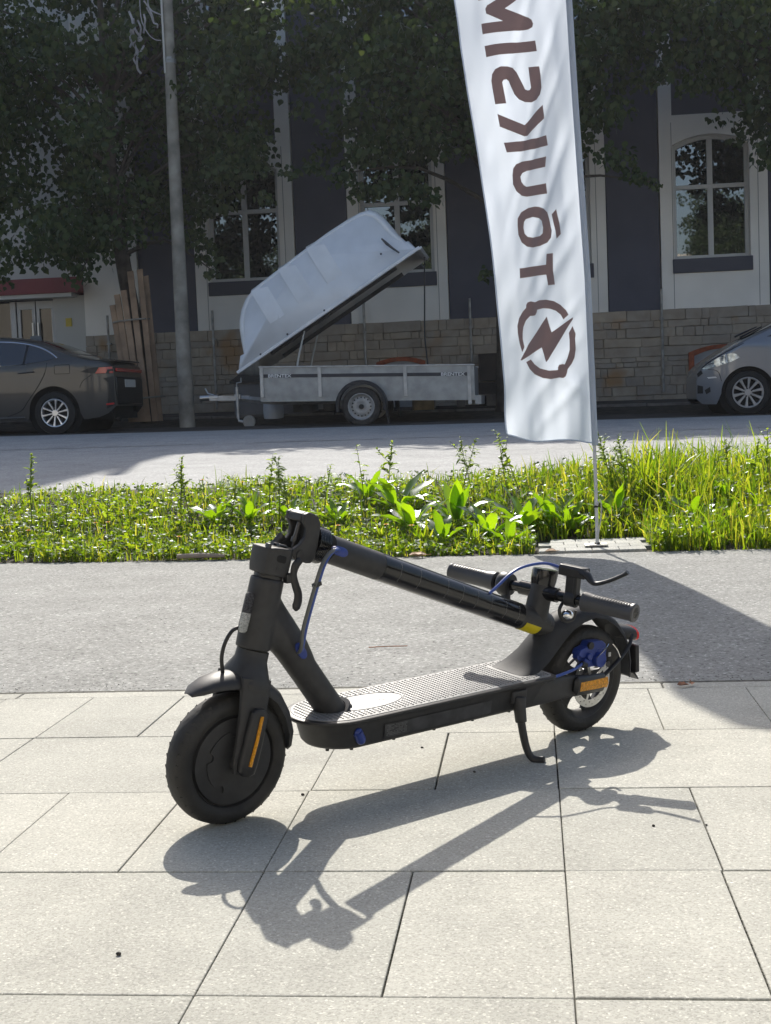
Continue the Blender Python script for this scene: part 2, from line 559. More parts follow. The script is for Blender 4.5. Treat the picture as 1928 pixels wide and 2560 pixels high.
# front wheel: tyre, motor hub covers with a scalloped ring
w = tyre(FW, sc, 1)
mb = MB()
mb.lathe([(0.0, -0.022), (0.06, -0.022), (0.074, -0.020), (0.0755, -0.0135), (0.0775, -0.0135), (0.079, -0.021), (0.081, -0.017), (0.081, 0.017), (0.079, 0.021), (0.0775, 0.0135), (0.0755, 0.0135), (0.074, 0.020), (0.06, 0.022), (0.0, 0.022)], FW, (0, 1, 0), 64)
mb.v = [tuple(FW + (V(p) - FW) * 1.045) for p in mb.v]
mb.build('rim', m_paint, w)
for s in (1, -1):
    mb = MB()
    out = []
    for k in range(200):
        q = 2 * PI * k / 200
        r = 0.056
        for j in range(5):
            c0 = 2 * PI * j / 5 + 0.3
            d = abs((q - c0 + PI) % (2 * PI) - PI) * 0.056
            if d < 0.0085:
                r = min(r, 0.056 - math.sqrt(max(0, 0.0085 ** 2 - d * d)) - 0.0015)
        out.append((r * math.cos(q), r * math.sin(q)))
    mb.prism(out, lambda u, v, d: FW + V((u, s * d, v)), 0.020, 0.0262)
    mb.cyl(FW + V((0, s * 0.02, 0)), FW + V((0, s * 0.05, 0)), 0.012, n=16)
    mb.build('hub_cover', m_paint, w, bevel=0.001)

# fork: crown, two legs with axle housings
def ell(c, rx, ry, tilt=0.0, n=24, pw=2.0):
    out = []
    for k in range(n):
        q = 2 * PI * k / n
        cq, sq = math.cos(q), math.sin(q)
        u = math.copysign(abs(cq) ** (2 / pw), cq) * rx
        v_ = math.copysign(abs(sq) ** (2 / pw), sq) * ry
        out.append(V(c) + V((u * math.cos(tilt), v_, -u * math.sin(tilt))))
    return out
ST = math.atan2(0.037, 0.13)                      # steering axis rake
fk = MB()
fk.loft([ell((0.834, 0, 0.304), 0.029, 0.029, -ST), ell((0.839, 0, 0.288), 0.029, 0.031, -ST), ell((0.846, 0, 0.270), 0.032, 0.042, -ST, pw=2.6), ell((0.851, 0, 0.252), 0.032, 0.052, -ST, pw=3.5), ell((0.853, 0, 0.243), 0.028, 0.051, -ST, pw=4)])
fork = fk.build('fork_crown', m_paint, sc)
for s in (1, -1):
    lg = MB()
    rings = []
    for (x, z, hw, y, th) in ((0.851, 0.262, 0.030, 0.036, 0.010), (0.857, 0.235, 0.029, 0.041, 0.009), (0.866, 0.19, 0.0265, 0.044, 0.0075), (0.876, 0.150, 0.023, 0.045, 0.007), (0.884, 0.118, 0.021, 0.045, 0.007), (0.887, 0.100, 0.016, 0.045, 0.006)):
        rings.append(ell((x, s * y, z), hw, th, -0.24, 20, 3.2))
    lg.loft(rings)
    leg = lg.build('fork_leg', m_paint, sc)
    hs = MB()
    rings = []
    for (x, z, hw, th) in ((0.855, 0.214, 0.009, 0.006), (0.857, 0.207, 0.0165, 0.009), (0.868, 0.165, 0.0185, 0.0095), (0.880, 0.122, 0.0185, 0.0095), (0.884, 0.106, 0.0165, 0.009), (0.886, 0.100, 0.008, 0.006)):
        rings.append(ell((x, s * 0.056, z), hw, th, -0.26, 20, 3.5))
    hs.loft(rings)
    hs.build('axle_housing', m_black, leg)
    rf = MB()
    rf.tube([(0.8575, s * 0.0655, 0.2035), (0.868, s * 0.0662, 0.163), (0.8815, s * 0.0662, 0.119)], 0.0042, 10, flat=(1, 0.7))
    rf.build('side_reflector', m_orange, leg)

# front fender
def fender(name, path, prof, mat, parent, th=0.0022):
    mb = MB()
    rings = []
    P = [V((x, 0, z)) for x, z, *_ in path]
    for i, p in enumerate(P):
        t = (P[min(i + 1, len(P) - 1)] - P[max(i - 1, 0)]).normalized()
        nrm = V((t.z, 0, -t.x))
        if nrm.dot(p - V(prof[2])) < 0:
            nrm = -nrm
        wd_, dp = path[i][2], path[i][3]
        outer, inner = [], []
        m = 14
        for k in range(m + 1):
            a = -1 + 2 * k / m
            y = wd_ * math.sin(a * PI / 2)
            h = -dp * (1 - math.cos(a * PI / 2) ** 0.8) if abs(a) < 1 else -dp
            outer.append(p + V((0, y, 0)) + nrm * h)
            inner.append(p + V((0, y * 0.93, 0)) + nrm * (h - th if abs(a) < 1 else h))
        rings.append(outer + inner[::-1])
    mb.loft(rings)
    return mb.build(name, mat, parent, ang=50)
fender('front_fender', [(0.968, 0.247, 0.012, 0.006), (0.955, 0.257, 0.026, 0.012), (0.930, 0.268, 0.033, 0.018), (0.905, 0.273, 0.036, 0.022), (0.880, 0.273, 0.037, 0.024), (0.850, 0.268, 0.037, 0.026), (0.815, 0.252, 0.037, 0.026), (0.786, 0.225, 0.036, 0.024), (0.766, 0.188, 0.035, 0.022), (0.757, 0.150, 0.034, 0.02), (0.760, 0.122, 0.030, 0.016), (0.764, 0.112, 0.018, 0.008)], (0, 0, FW), m_paint, sc)

# head tube and down tube as one frame casting
hd = V((0.805 - 0.837, 0, 0.431 - 0.301)).normalized()
fr = MB()
h0, h1 = V((0.8355, 0, 0.306)), V((0.8055, 0, 0.4295))
fr.tube([h0, h0 + (h1 - h0) * 0.25, h0 + (h1 - h0) * 0.6, h1], [0.031, 0.0315, 0.0305, 0.0300], 32)
fr.tube([(0.808, 0, 0.408), (0.797, 0, 0.375), (0.778, 0, 0.340), (0.750, 0, 0.296), (0.73, 0, 0.262)], [0.018, 0.0225, 0.0265, 0.0285, 0.026], 28, sub=4)
fr.tube([(0.814, 0, 0.390), (0.804, 0, 0.360), (0.786, 0, 0.330), (0.759, 0, 0.297), (0.72, 0, 0.244), (0.665, 0, 0.170), (0.650, 0, 0.150)], [0.020, 0.027, 0.030, 0.0285, 0.027, 0.027, 0.027], 28, sub=4)
fr.tube([(0.826, 0, 0.330), (0.795, 0, 0.325), (0.765, 0, 0.30)], [0.026, 0.026, 0.024], 24, sub=3)
frame = fr.build('frame_tube', m_paint, sc, ang=60)
sm = frame.modifiers.new('remesh', 'REMESH')
sm.mode, sm.voxel_size, sm.use_smooth_shade = 'VOXEL', 0.0025, True
sm2 = frame.modifiers.new('smooth', 'SMOOTH')
sm2.factor, sm2.iterations = 0.5, 14
mb = MB()
mb.lathe([(0.027, 0.0), (0.034, 0.0), (0.036, 0.003), (0.033, 0.008), (0.027, 0.009)], (0.657, 0, 0.162), V((0.657 - 0.757, 0, 0.162 - 0.297)).normalized() * 1, 32, True)
mb.ball((0.632, 0, 0.1665), 0.012, sc=(1.3, 1.6, 0.6))
mb.build('tube_collar', m_paint, sc)
rf = MB()                                          # reflector pill on the front of the head tube
a0, a1 = V((0.8435, 0.007, 0.408)), V((0.8615, 0.007, 0.340))
rf.tube([a0, a0.lerp(a1, 0.05), a0.lerp(a1, 0.95), a1], [0.0085, 0.0110, 0.0110, 0.0085], 20, flat=(0.5, 1))
fp = rf.build('reflector_base', m_black, sc)
rf = MB()
off = V((0.0026, 0.0035, 0.001))
rf.tube([a0 + off, a0.lerp(a1, 0.06) + off, a0.lerp(a1, 0.5) + off], [0.006, 0.0095, 0.0095], 20, flat=(0.5, 1))
rf.build('dark_lens', m_darkref, fp)
rf = MB()
rf.tube([a0.lerp(a1, 0.505) + off, a0.lerp(a1, 0.94) + off, a1 + off], [0.0095, 0.0095, 0.006], 20, flat=(0.5, 1))
rf.build('clear_lens', m_clear, fp)
mb = MB()
mb.tube([(0.862, 0.004, 0.350), (0.880, 0.004, 0.345), (0.894, 0.003, 0.325), (0.900, 0.002, 0.300), (0.897, 0.001, 0.272)], 0.0035, 10, sub=5)
mb.build('front_cable', m_black, sc)

# latch block on top of the head tube
bR = Matrix(((hd.z, 0, hd.x), (0, 1, 0), (-hd.x, 0, hd.z)))
mb = MB()
mb.lathe([(0.02, 0), (0.0262, 0), (0.0262, 0.006), (0.02, 0.006)], (0.8045, 0, 0.4295), hd, 32, True)
mb.build('bearing_gap', m_black, sc)
mb = MB()
def bl(u, v, d):
    return V((0.8035, 0, 0.436)) + bR @ V((u, d, v))
prof = [(-0.025, 0.0), (0.028, 0.0), (0.031, 0.012), (0.033, 0.046), (0.020, 0.048), (-0.022, 0.050), (-0.0265, 0.045), (-0.026, 0.014)]
rings = []
for d, k in ((-0.0285, 0.68), (-0.025, 0.90), (-0.017, 1), (0.017, 1), (0.025, 0.90), (0.0285, 0.70)):
    rings.append([bl(u * k, v if v < 0.03 else v, d) for u, v in prof])
mb.loft(rings)
blk = mb.build('latch_block', m_paint, sc, bevel=0.0018)
mb = MB()
mb.tube([bl(-0.010, 0.030, 0.0282), bl(-0.008, 0.030, 0.0282), bl(0.006, 0.031, 0.0282), bl(0.010, 0.031, 0.0282)], [0.0050, 0.0068, 0.0068, 0.0040], 16, flat=(0.12, 1))
mb.build('bolt_recess', m_liner0, blk)
mb = MB()
mb.tube([bl(0.004, 0.013, 0.0282), bl(0.004, 0.013, 0.0292)], 0.0036, 12)
mb.build('block_screw', m_black, blk)
mb = MB()
mb.box(bl(0.026, 0.045, 0.018), (0.006, 0.014, 0.018), bR)
mb.build('notch', m_alu, blk, bevel=0.002)

# hinge bracket on the folded stem
s0, s1 = V((0.690, 0, 0.474)), V((0.150, 0, 0.266))
sdv = (s1 - s0).normalized()
def brk(u, v, d):
    return V((u, d, v))
bp = [(0.766, 0.461), (0.773, 0.470), (0.770, 0.481), (0.757, 0.488), (0.745, 0.500), (0.743, 0.514), (0.750, 0.527), (0.7485, 0.540), (0.738, 0.543), (0.728, 0.540), (0.7175, 0.533), (0.7125, 0.520), (0.718, 0.482), (0.724, 0.460), (0.733, 0.452), (0.744, 0.453), (0.754, 0.458)]
hb = MB()
hb.prism(bp, brk, 0.019, 0.0285)
hb.prism(bp, brk, -0.0285, -0.019)
hb.prism([(0.7485, 0.540), (0.752, 0.528), (0.742, 0.524), (0.726, 0.523), (0.7165, 0.521), (0.7175, 0.533), (0.728, 0.540), (0.738, 0.543)], brk, -0.019, 0.019)
hb.prism([(0.733, 0.452), (0.724, 0.460), (0.718, 0.482), (0.7135, 0.5195), (0.726, 0.516), (0.731, 0.468)], brk, -0.019, 0.019)
hinge = hb.build('hinge_bracket', m_paint, sc, bevel=0.0022)
mb = MB()
mb.tube([(0.742, 0.004, 0.523), (0.752, 0.004, 0.492)], 0.0042, 12)
mb.tube([(0.7505, 0.004, 0.497), (0.7535, 0.004, 0.488)], 0.0065, 12)
mb.tube([(0.752, 0.004, 0.492), (0.760, 0.004, 0.468)], 0.0028, 10)
mb.build('hinge_bolt', m_alu, hinge)
mb = MB()
for y in (0.011, -0.006):
    mb.tube([(0.764, y, 0.470), (0.778, y, 0.484), (0.792, y, 0.488)], [0.006, 0.005, 0.005], 10, flat=(1, 0.6))
mb.tube([(0.757, -0.024, 0.495), (0.775, -0.024, 0.48), (0.80, -0.02, 0.47)], [0.008, 0.008, 0.006], 12, flat=(0.6, 1.3))
mb.build('link_arm', m_alu, hinge)
mb = MB()
mb.cyl((0.7575, -0.031, 0.4695), (0.7575, 0.0305, 0.4695), 0.0080, n=20)
mb.build('pivot_pin', m_black, hinge)
mb = MB()
c0 = s0 - sdv * 0.029
prof = []
for k in range(7):
    prof += [(0.0335, k * 0.0038), (0.0335, k * 0.0038 + 0.0026), (0.0315, k * 0.0038 + 0.0027), (0.0315, k * 0.0038 + 0.0037)]
mb.lathe([(0.02, 0)] + prof + [(0.02, 0.0266)], c0, sdv, 36, True)
mb.build('stem_collar', m_gloss, sc)
lv = MB()                                          # folding lever
lv.tube([(0.757, 0.030, 0.461), (0.768, 0.031, 0.452), (0.772, 0.031, 0.436), (0.768, 0.031, 0.418), (0.762, 0.031, 0.402), (0.762, 0.031, 0.388), (0.766, 0.031, 0.378), (0.770, 0.031, 0.374)], [0.007, 0.0085, 0.007, 0.0078, 0.0082, 0.009, 0.0092, 0.005], 14, sub=4, flat=(0.62, 1.0))
lv.box((0.778, 0.026, 0.430), (0.018, 0.012, 0.016))
lv.build('folding_lever', m_black, sc, bevel=0.001)

# stem
st = MB()
st.tube([s0 + sdv * 0.014, s1, s1 + V((-0.020, 0, -0.003)), V((0.1335, 0, 0.272)), V((0.128, 0, 0.30)), V((0.116, 0, 0.343))],
        [0.0262, 0.0262, 0.0262, 0.0258, 0.0245, 0.0245], 32, sub=3)
stem = st.build('stem', m_paint, sc, ang=60)
sr = MB()
b0, b1 = s0.lerp(s1, 0.24), s0.lerp(s1, 0.925)
sr.tube([b0, b1], [0.02655, 0.02655], 40, caps=False)
sr.build('film_sleeve', m_gloss, stem)
tk = MB()                                          # ruler-like ticks round the sleeve
ax, bx, wx = basis(sdv)
for t in (0.10, 0.23, 0.42, 0.53, 0.635, 0.74, 0.85, 0.95):
    tk = MB()
    c = b0.lerp(b1, t)
    for k in range(11):
        q = None
        d = V((0, 1, 0)) * math.cos(-0.6 + k * 0.13) + (V((0, 1, 0)).cross(sdv)).normalized() * math.sin(-0.6 + k * 0.13) * (1 if V((0, 1, 0)).cross(sdv).z > 0 else -1)
        tk.box(c + d * 0.0267 + sdv * 0.0006 * math.sin(k * 5), (0.0011, 0.0008, 0.0016))
    tk.build('tick_mark', m_print, stem, smooth=False)
mb = MB()
cy = s0.lerp(s1, 0.985)
dn = V((sdv.z, 0, -sdv.x))
dn = dn if dn.z < 0 else -dn
rings = []
for k in range(9):
    q = -0.1 + 1.35 * k / 8
    d = dn * math.cos(q) + V((0, 1, 0)) * math.sin(q)
    rings.append([cy + sdv * t + d * r for t, r in ((-0.024, 0.0268), (0.022, 0.0268), (0.022, 0.0262), (-0.024, 0.0262))])
mb.loft(rings)
mb.build('warning_label', m_yel, stem)
# dash head on the stem post
mb = MB()
pd = V((0.116 - 0.130, 0, 0.343 - 0.285)).normalized()
rings = []
for t, rx, ry in ((0, 0.0248, 0.0248), (0.012, 0.027, 0.0255), (0.028, 0.029, 0.026), (0.034, 0.0275, 0.0245)):
    c = V((0.118, 0, 0.336)) + pd * t
    rings.append([c + V((math.cos(q) * rx, math.sin(q) * ry, 0.28 * math.cos(q) * rx - (0.1 * math.cos(q) * rx if t > .02 else 0))) for q in (2 * PI * k / 28 for k in range(28))])
mb.loft(rings)
mb.build('dash_head', m_gloss, sc, ang=50)
# handlebar
gL, gR = V((0.074, 0.215, 0.314)), V((0.180, -0.215, 0.334))
hv = (gR - gL).normalized()
bar = MB()
bar.cyl(gL, gR, 0.0112, n=24)
bar.cyl(gL.lerp(gR, 0.40), gL.lerp(gR, 0.60), 0.0150, n=24)
handle = bar.build('handlebar', m_gloss, sc)
def grip(p, q):
    d = (V(q) - V(p)).normalized()
    mb = MB()
    mb.lathe([(0.0, 0), (0.0175, 0), (0.0192, 0.002), (0.0192, 0.006), (0.0178, 0.009), (0.0175, 0.05), (0.0182, 0.092), (0.0205, 0.110), (0.0205, 0.116), (0.0, 0.118)], p, d, 36)
    a, b, _ = basis(d)
    for i in range(15):
        for k in range(9):
            a2 = PI * 0.5 + (k - 4) * 0.20 + (0.1 if i % 2 else 0)
            u = V((0, 0, 1)) - d * d.z
            u.normalize()
            v_ = d.cross(u)
            e = u * math.sin(a2) + v_ * math.cos(a2)
            R = Matrix((d, e.cross(d) * -1, e)).transposed()
            mb.box(V(p) + d * (0.012 + i * 0.0062) + e * 0.0177, (0.0036, 0.0026, 0.0018), R)
    return mb.build('grip', m_grey, handle)
grip(gL, gR)
grip(gR, gL)
# brake lever assembly on the left (near) side
bp0 = gL.lerp(gR, 0.325)
up = V((-0.06, 0, 1)).normalized()
fwd = hv.cross(up)
if fwd.x < 0:
    fwd = -fwd
def bk(u, v, w_):                                   # u towards the outer end, v up, w forward
    return bp0 - hv * u + up * v + fwd * w_
lb = MB()
lb.lathe([(0.0115, -0.012), (0.017, -0.012), (0.017, 0.012), (0.0115, 0.012)], bp0, hv, 28, True)
BR = Matrix((-hv, fwd, up)).transposed()
lb.box(bk(0.0, 0.032, 0.002), (0.026, 0.016, 0.048), BR)
lb.box(bk(0.010, 0.030, 0.003), (0.008, 0.019, 0.05), BR)
lb.loft([[bk(u, v, w_) for v, w_ in ((0.046, -0.012), (0.046, 0.013), (0.062, 0.014), (0.068, 0.010), (0.068, -0.009), (0.062, -0.012))] for u in (-0.030, -0.022, 0.02, 0.03)])
lbr = lb.build('brake_clamp', m_black, handle, bevel=0.0015)
lv = MB()
lv.tube([bk(0.02, 0.059, 0.004), bk(0.034, 0.056, 0.008), bk(0.047, 0.046, 0.012), bk(0.060, 0.044, 0.013), bk(0.086, 0.055, 0.012), bk(0.113, 0.071, 0.010), bk(0.123, 0.079, 0.009)], [0.011, 0.0095, 0.007, 0.0055, 0.0052, 0.005, 0.0062], 12, sub=4, flat=(1, 0.8))
lv.build('brake_lever', m_black, lbr)
# bell hanging below the bar, thumb throttle on the far side
mb = MB()
bc = gL.lerp(gR, 0.36)
mb.ball(bc + V((0.004, 0.012, -0.034)), 0.013, 16, 10, (1, 1, 0.8))
mb.build('bell', m_chrome, handle)
mb = MB()
mb.tube([bc + V((0.004, 0, -0.008)), bc + V((0.020, 0.004, -0.024)), bc + V((0.012, 0.008, -0.046)), bc + V((-0.014, 0.010, -0.046)), bc + V((-0.02, 0.012, -0.028))], 0.0035, 10, sub=4)
mb.build('latch_hook', m_black, handle)
tp = gL.lerp(gR, 0.685)
mb = MB()
mb.lathe([(0.0115, -0.015), (0.022, -0.015), (0.025, -0.009), (0.025, 0.008), (0.021, 0.014), (0.0115, 0.014)], tp, hv, 28, True)
mb.tube([tp + V((0.004, 0.005, -0.015)), tp + V((0.008, 0.010, -0.032)), tp + V((0.012, 0.014, -0.045))], [0.012, 0.013, 0.010], 14, sub=3, flat=(1, 0.55))
mb.build('throttle', m_black, handle)
# brake cable from lever to stem
mb = MB()
mb.tube([bk(-0.028, 0.058, 0.0), (0.127, 0.02, 0.386), (0.158, 0.012, 0.3865), (0.196, 0.01, 0.382), (0.228, 0.012, 0.372), (0.258, 0.014, 0.355), (0.280, 0.012, 0.340), (0.292, 0.008, 0.326)], 0.0030, 10, sub=5)
mb.build('brake_cable', m_bluecab, sc)
def grommet(c, nrm, tan, parent):
    mb = MB()
    R = Matrix((V(tan).normalized(), V(nrm).cross(V(tan)).normalized(), V(nrm).normalized())).transposed()
    rings = []
    for h, k in ((-0.004, 1), (0.002, 1), (0.0035, 0.75)):
        rings.append([V(c) + R @ V((math.cos(q) * 0.014 * k + math.copysign(0.004, math.cos(q)) * k, math.sin(q) * 0.0085 * k, h)) for q in (2 * PI * j / 20 for j in range(20))])
    mb.loft(rings)
    return mb.build('grommet', m_blue, parent)
grommet(s0.lerp(s1, 0.755) + V((0.009, 0.004, 0.025)), (0.36, 0.15, 0.93), sdv, stem)
grommet((0.668, 0.0268, 0.4665), (0, 1, 0.05), sdv, stem)
grommet((0.752, 0.0285, 0.296), (0, 1, 0.05), (-0.55, 0, -0.8), frame)
for dx, dy, mt in ((0.0045, 0.002, m_greycab), (-0.0035, -0.001, m_bluecab)):
    mb = MB()
    mb.tube([(0.755 + dx * .5, 0.024, 0.292), (0.757 + dx * .6, 0.037 + dy, 0.302), (0.757 + dx, 0.045 + dy, 0.338), (0.751 + dx, 0.050 + dy, 0.372), (0.738 + dx, 0.053 + dy, 0.418), (0.724 + dx, 0.051 + dy, 0.450), (0.708 + dx, 0.047 + dy, 0.468), (0.690 + dx, 0.041 + dy, 0.474), (0.674 + dx * .5, 0.028, 0.470)], 0.0034, 10, sub=5)
    mb.build('control_cable', mt, sc)
mb = MB()
mb.box((0.7375, 0.053, 0.419), (0.016, 0.010, 0.0075), (0, 0.3, 0))
mb.build('cable_clip', m_black, sc, bevel=0.001)

# deck: body, rim, studded mat
def deck_outline(hw, front, rear, n=20, rr_=0.02):
    pts = []
    cxf = front - hw * 1.15
    for k in range(n + 1):
        q = PI / 2 - PI * k / n
        pts.append((cxf + math.cos(q) * hw * 1.15, math.sin(q) * hw))
    for k in range(7):
        q = -PI / 2 - (PI / 2) * k / 6
        pts.append((rear + rr_ + math.cos(q) * rr_, -hw + rr_ + math.sin(q) * rr_))
    for k in range(7):
        q = PI - (PI / 2) * k / 6
        pts.append((rear + rr_ + math.cos(q) * rr_, hw - rr_ + math.sin(q) * rr_))
    return pts
dk = MB()
rings = []
for z, hw, f, r in ((0.103, 0.056, 0.700, 0.195), (0.106, 0.063, 0.710, 0.19), (0.112, 0.067, 0.716, 0.185), (0.145, 0.071, 0.727, 0.165), (0.154, 0.0735, 0.734, 0.15)):
    rings.append([V((x, y, z)) for x, y in deck_outline(hw, f, r)])
dk.loft(rings)
deck = dk.build('deck_body', m_paint, sc)
dr = MB()
rings = []
for z, e in ((0.154, -0.002), (0.1555, 0.003), (0.159, 0.005), (0.163, 0.0045), (0.1645, 0.001)):
    rings.append([V((x, y, z)) for x, y in deck_outline(0.0755 + e, 0.742 + e, 0.142 - e)])
dr.loft(rings)
dr.build('deck_rim', m_black, sc)
mt = MB()
rings = []
for z, e in ((0.164, 0), (0.1655, -0.0005), (0.166, -0.002)):
    rings.append([V((x, y, z)) for x, y in deck_outline(0.0735 + e, 0.738 + e, 0.145 - e)])
mt.loft(rings)
oval = [(0.572 + math.cos(q) * 0.085, math.sin(q) * 0.040) for q in (2 * PI * k / 40 for k in range(40))]
mt.mat(1)
rows = 0
x = 0.158
while x < 0.735:
    rows += 1
    y = -0.0655 + (0.0032 if rows % 2 else 0)
    while y < 0.068:
        hwx = 0.068 if x < 0.655 else 0.068 * math.sqrt(max(0, 1 - ((x - 0.655) / 0.078) ** 2))
        inoval = ((x - 0.585) / 0.092) ** 2 + (y / 0.044) ** 2 < 1
        behind = x < 0.222 and abs(y) < 0.050
        if abs(y) < hwx and not inoval and not behind:
            mt.box((x, y, 0.1665), (0.0034, 0.0023, 0.0014))
        y += 0.0064
    x += 0.0100
ring = [V((0.585 + math.cos(q) * 0.088, math.sin(q) * 0.0405, 0.1662)) for q in (2 * PI * k / 48 for k in range(49))]
mt.tube(ring, 0.0009, 6, caps=False)
deckmat = mt.build('deck_mat', [m_mat, m_dot], sc)
lg = MB()                                          # small pale emblem on the deck oval
def lgf(u, v, d):
    return V((0.545 - v, 0.0 - u, 0.1663 + d))
for a, b, c_, d_ in ((-0.010, -0.0062, -0.006, 0.006), (-0.0035, 0.0003, -0.006, 0.003), (0.0065, 0.0100, -0.006, 0.006), (-0.0062, 0.0028, 0.003, 0.006), (0.0003, 0.0035, -0.006, 0.003)):
    if (a, b) == (0.0003, 0.0035):
        continue
    lg.prism([(a, c_), (b, c_), (b, d_), (a, d_)], lgf, 0, 0.0004)
lg.prism([(0.0003, -0.006), (0.0036, -0.006), (0.0036, 0.0029), (0.0003, 0.0029)], lambda u, v, d: lgf(u + 0.0, v, d + 0.0001), 0, 0.0003)
lg.build('emblem', M('emblem_print', (0.75, 0.75, 0.73), 0.35), sc, smooth=False)
mb = MB()
mb.tube([(0.652, 0.0685, 0.138), (0.645, 0.0690, 0.122)], [0.0085, 0.0085], 18)
mb.ball((0.652, 0.0725, 0.138), 0.009, sc=(1, 0.6, 1))
mb.tube([(0.653, 0.071, 0.139), (0.645, 0.071, 0.124)], 0.0092, 16)
mb.ball((0.645, 0.071, 0.123), 0.0092)
mb.build('charge_port_cap', m_blue, sc)
mb = MB()
mb.add([(0.590, 0.0700, 0.115), (0.32, 0.0700, 0.115), (0.32, 0.0728, 0.142), (0.590, 0.0728, 0.142)], [(0, 1, 2, 3)])
stk = mb.build('side_sticker', m_sticker, sc, smooth=False, recalc=False)
mb = MB()
for i in range(8):
    for j in range(14):
        if rnd.random() < 0.75:
            x0 = 0.585 - j * 0.0035
            z = 0.138 - i * 0.0027
            mb.add([(x0, 0.0703 + (z - 0.115) * 0.104 + 0.0004, z), (x0 - 0.0026, 0.0703 + (z - 0.115) * 0.104 + 0.0004, z), (x0 - 0.0026, 0.0703 + (z - 0.115) * 0.104 + 0.0005, z + 0.0012), (x0, 0.0703 + (z - 0.115) * 0.104 + 0.0005, z + 0.0012)], [(0, 1, 2, 3)])
mb.build('fine_print', M('fine_print_grey', (0.16, 0.16, 0.16), 0.5), stk, smooth=False, recalc=False)
mb = MB()
for x in (0.25, 0.35, 0.45, 0.55, 0.65, 0.69):
    for y in (0.05, -0.05):
        if x > 0.66:
            y *= 0.6
        mb = MB().cyl((x, y, 0.0995), (x, y, 0.104), 0.0035, n=10)
        mb.build('underside_screw', m_black, sc)
# rear stays, axle housings
for s in (1, -1):
    mb = MB()
    rings = []
    for x, z, hz, y, th in ((0.23, 0.129, 0.026, 0.058, 0.010), (0.16, 0.131, 0.028, 0.058, 0.010), (0.11, 0.128, 0.026, 0.053, 0.008), (0.05, 0.121, 0.023, 0.047, 0.006), (0.0, 0.115, 0.020, 0.046, 0.005), (-0.03, 0.112, 0.012, 0.046, 0.004)):
        rings.append([V((x, s * y + math.sin(q) * th, z + math.copysign(abs(math.cos(q)) ** 0.6, math.cos(q)) * hz)) for q in (2 * PI * k / 20 for k in range(20))])
    mb.loft(rings)
    stay = mb.build('rear_stay', m_paint, sc)
    mb = MB()
    mb.tube([(0.072, s * 0.058, 0.1265), (0.066, s * 0.060, 0.126), (-0.015, s * 0.060, 0.121), (-0.024, s * 0.058, 0.1205)], [0.012, 0.0205, 0.0205, 0.012], 20, flat=(0.42, 1.0))
    hs = mb.build('axle_housing', m_black, stay)
    mb = MB()
    mb.tube([(0.061, s * 0.0668, 0.1255), (-0.024, s * 0.0668, 0.1215)], [0.0098, 0.0098], 4, flat=(0.35, 1.25))
    mb.build('side_reflector', m_orange, stay, smooth=False, bevel=0.001)
# rear wheel
w = tyre(RW, sc, 2)
mb = MB()
mb.lathe([(0.079, -0.019), (0.081, -0.021), (0.083, -0.018), (0.074, -0.012), (0.071, 0.0), (0.074, 0.012), (0.083, 0.018), (0.081, 0.021), (0.079, 0.019), (0.070, 0.010), (0.067, 0), (0.070, -0.010)], RW, (0, 1, 0), 64, True)
mb.v = [tuple(RW + (V(p) - RW) * 1.045) for p in mb.v]
mb.cyl(RW + V((0, -0.02, 0)), RW + V((0, 0.022, 0)), 0.020, n=24)
for k in range(5):
    q = 2 * PI * k / 5 + 0.55
    d, t = V((math.cos(q), 0, math.sin(q))), V((-math.sin(q), 0, math.cos(q)))
    rings = []
    for r, hw in ((0.016, 0.016), (0.03, 0.011), (0.052, 0.0095), (0.066, 0.014), (0.072, 0.02)):
        rings.append([RW + d * r + t * a * hw + V((0, b * 0.0075, 0)) for a, b in ((-1, -1), (1, -1), (1, 1), (-1, 1))])
    mb.loft(rings)
mb.build('rim', m_paint, w, bevel=0.0012)
mb = MB()                                          # brake disc with holes
inr, outr, hr = 0.040, 0.056, 0.0017
ns = 32
for k in range(ns):
    q0, q1 = 2 * PI * k / ns, 2 * PI * (k + 1) / ns
    qm = (q0 + q1) / 2
    rc = 0.0505 if k % 2 else 0.0445
    hole = [(rc * math.cos(qm) + hr * math.cos(a), rc * math.sin(qm) + hr * math.sin(a)) for a in (qm + PI + 2 * PI * j / 8 for j in range(8))]
    # sector with a hole: two halves
    outer1 = [(inr * math.cos(qm), inr * math.sin(qm)), (inr * math.cos(q0), inr * math.sin(q0)), (outr * math.cos(q0), outr * math.sin(q0)), (outr * math.cos(qm), outr * math.sin(qm))]
    outer2 = [(outr * math.cos(qm), outr * math.sin(qm)), (outr * math.cos(q1), outr * math.sin(q1)), (inr * math.cos(q1), inr * math.sin(q1)), (inr * math.cos(qm), inr * math.sin(qm))]
    fnd = lambda u, v, d: RW + V((u, 0.034 + d, v))
    mb.prism(outer1 + [hole[4], hole[3], hole[2], hole[1], hole[0]][0:5], fnd, -0.0008, 0.0008)
    mb.prism(outer2 + [hole[0], hole[7], hole[6], hole[5], hole[4]], fnd, -0.0008, 0.0008)
for k in range(5):
    q = 2 * PI * k / 5
    d, t = V((math.cos(q), 0, math.sin(q))), V((-math.sin(q), 0, math.cos(q)))
    mb.box(RW + V((0, 0.034, 0)) + d * 0.029, (0.006, 0.0014, 0.024), Matrix((t, V((0, 1, 0)), d)).transposed())
mb.build('brake_disc', m_steel, w, smooth=False)
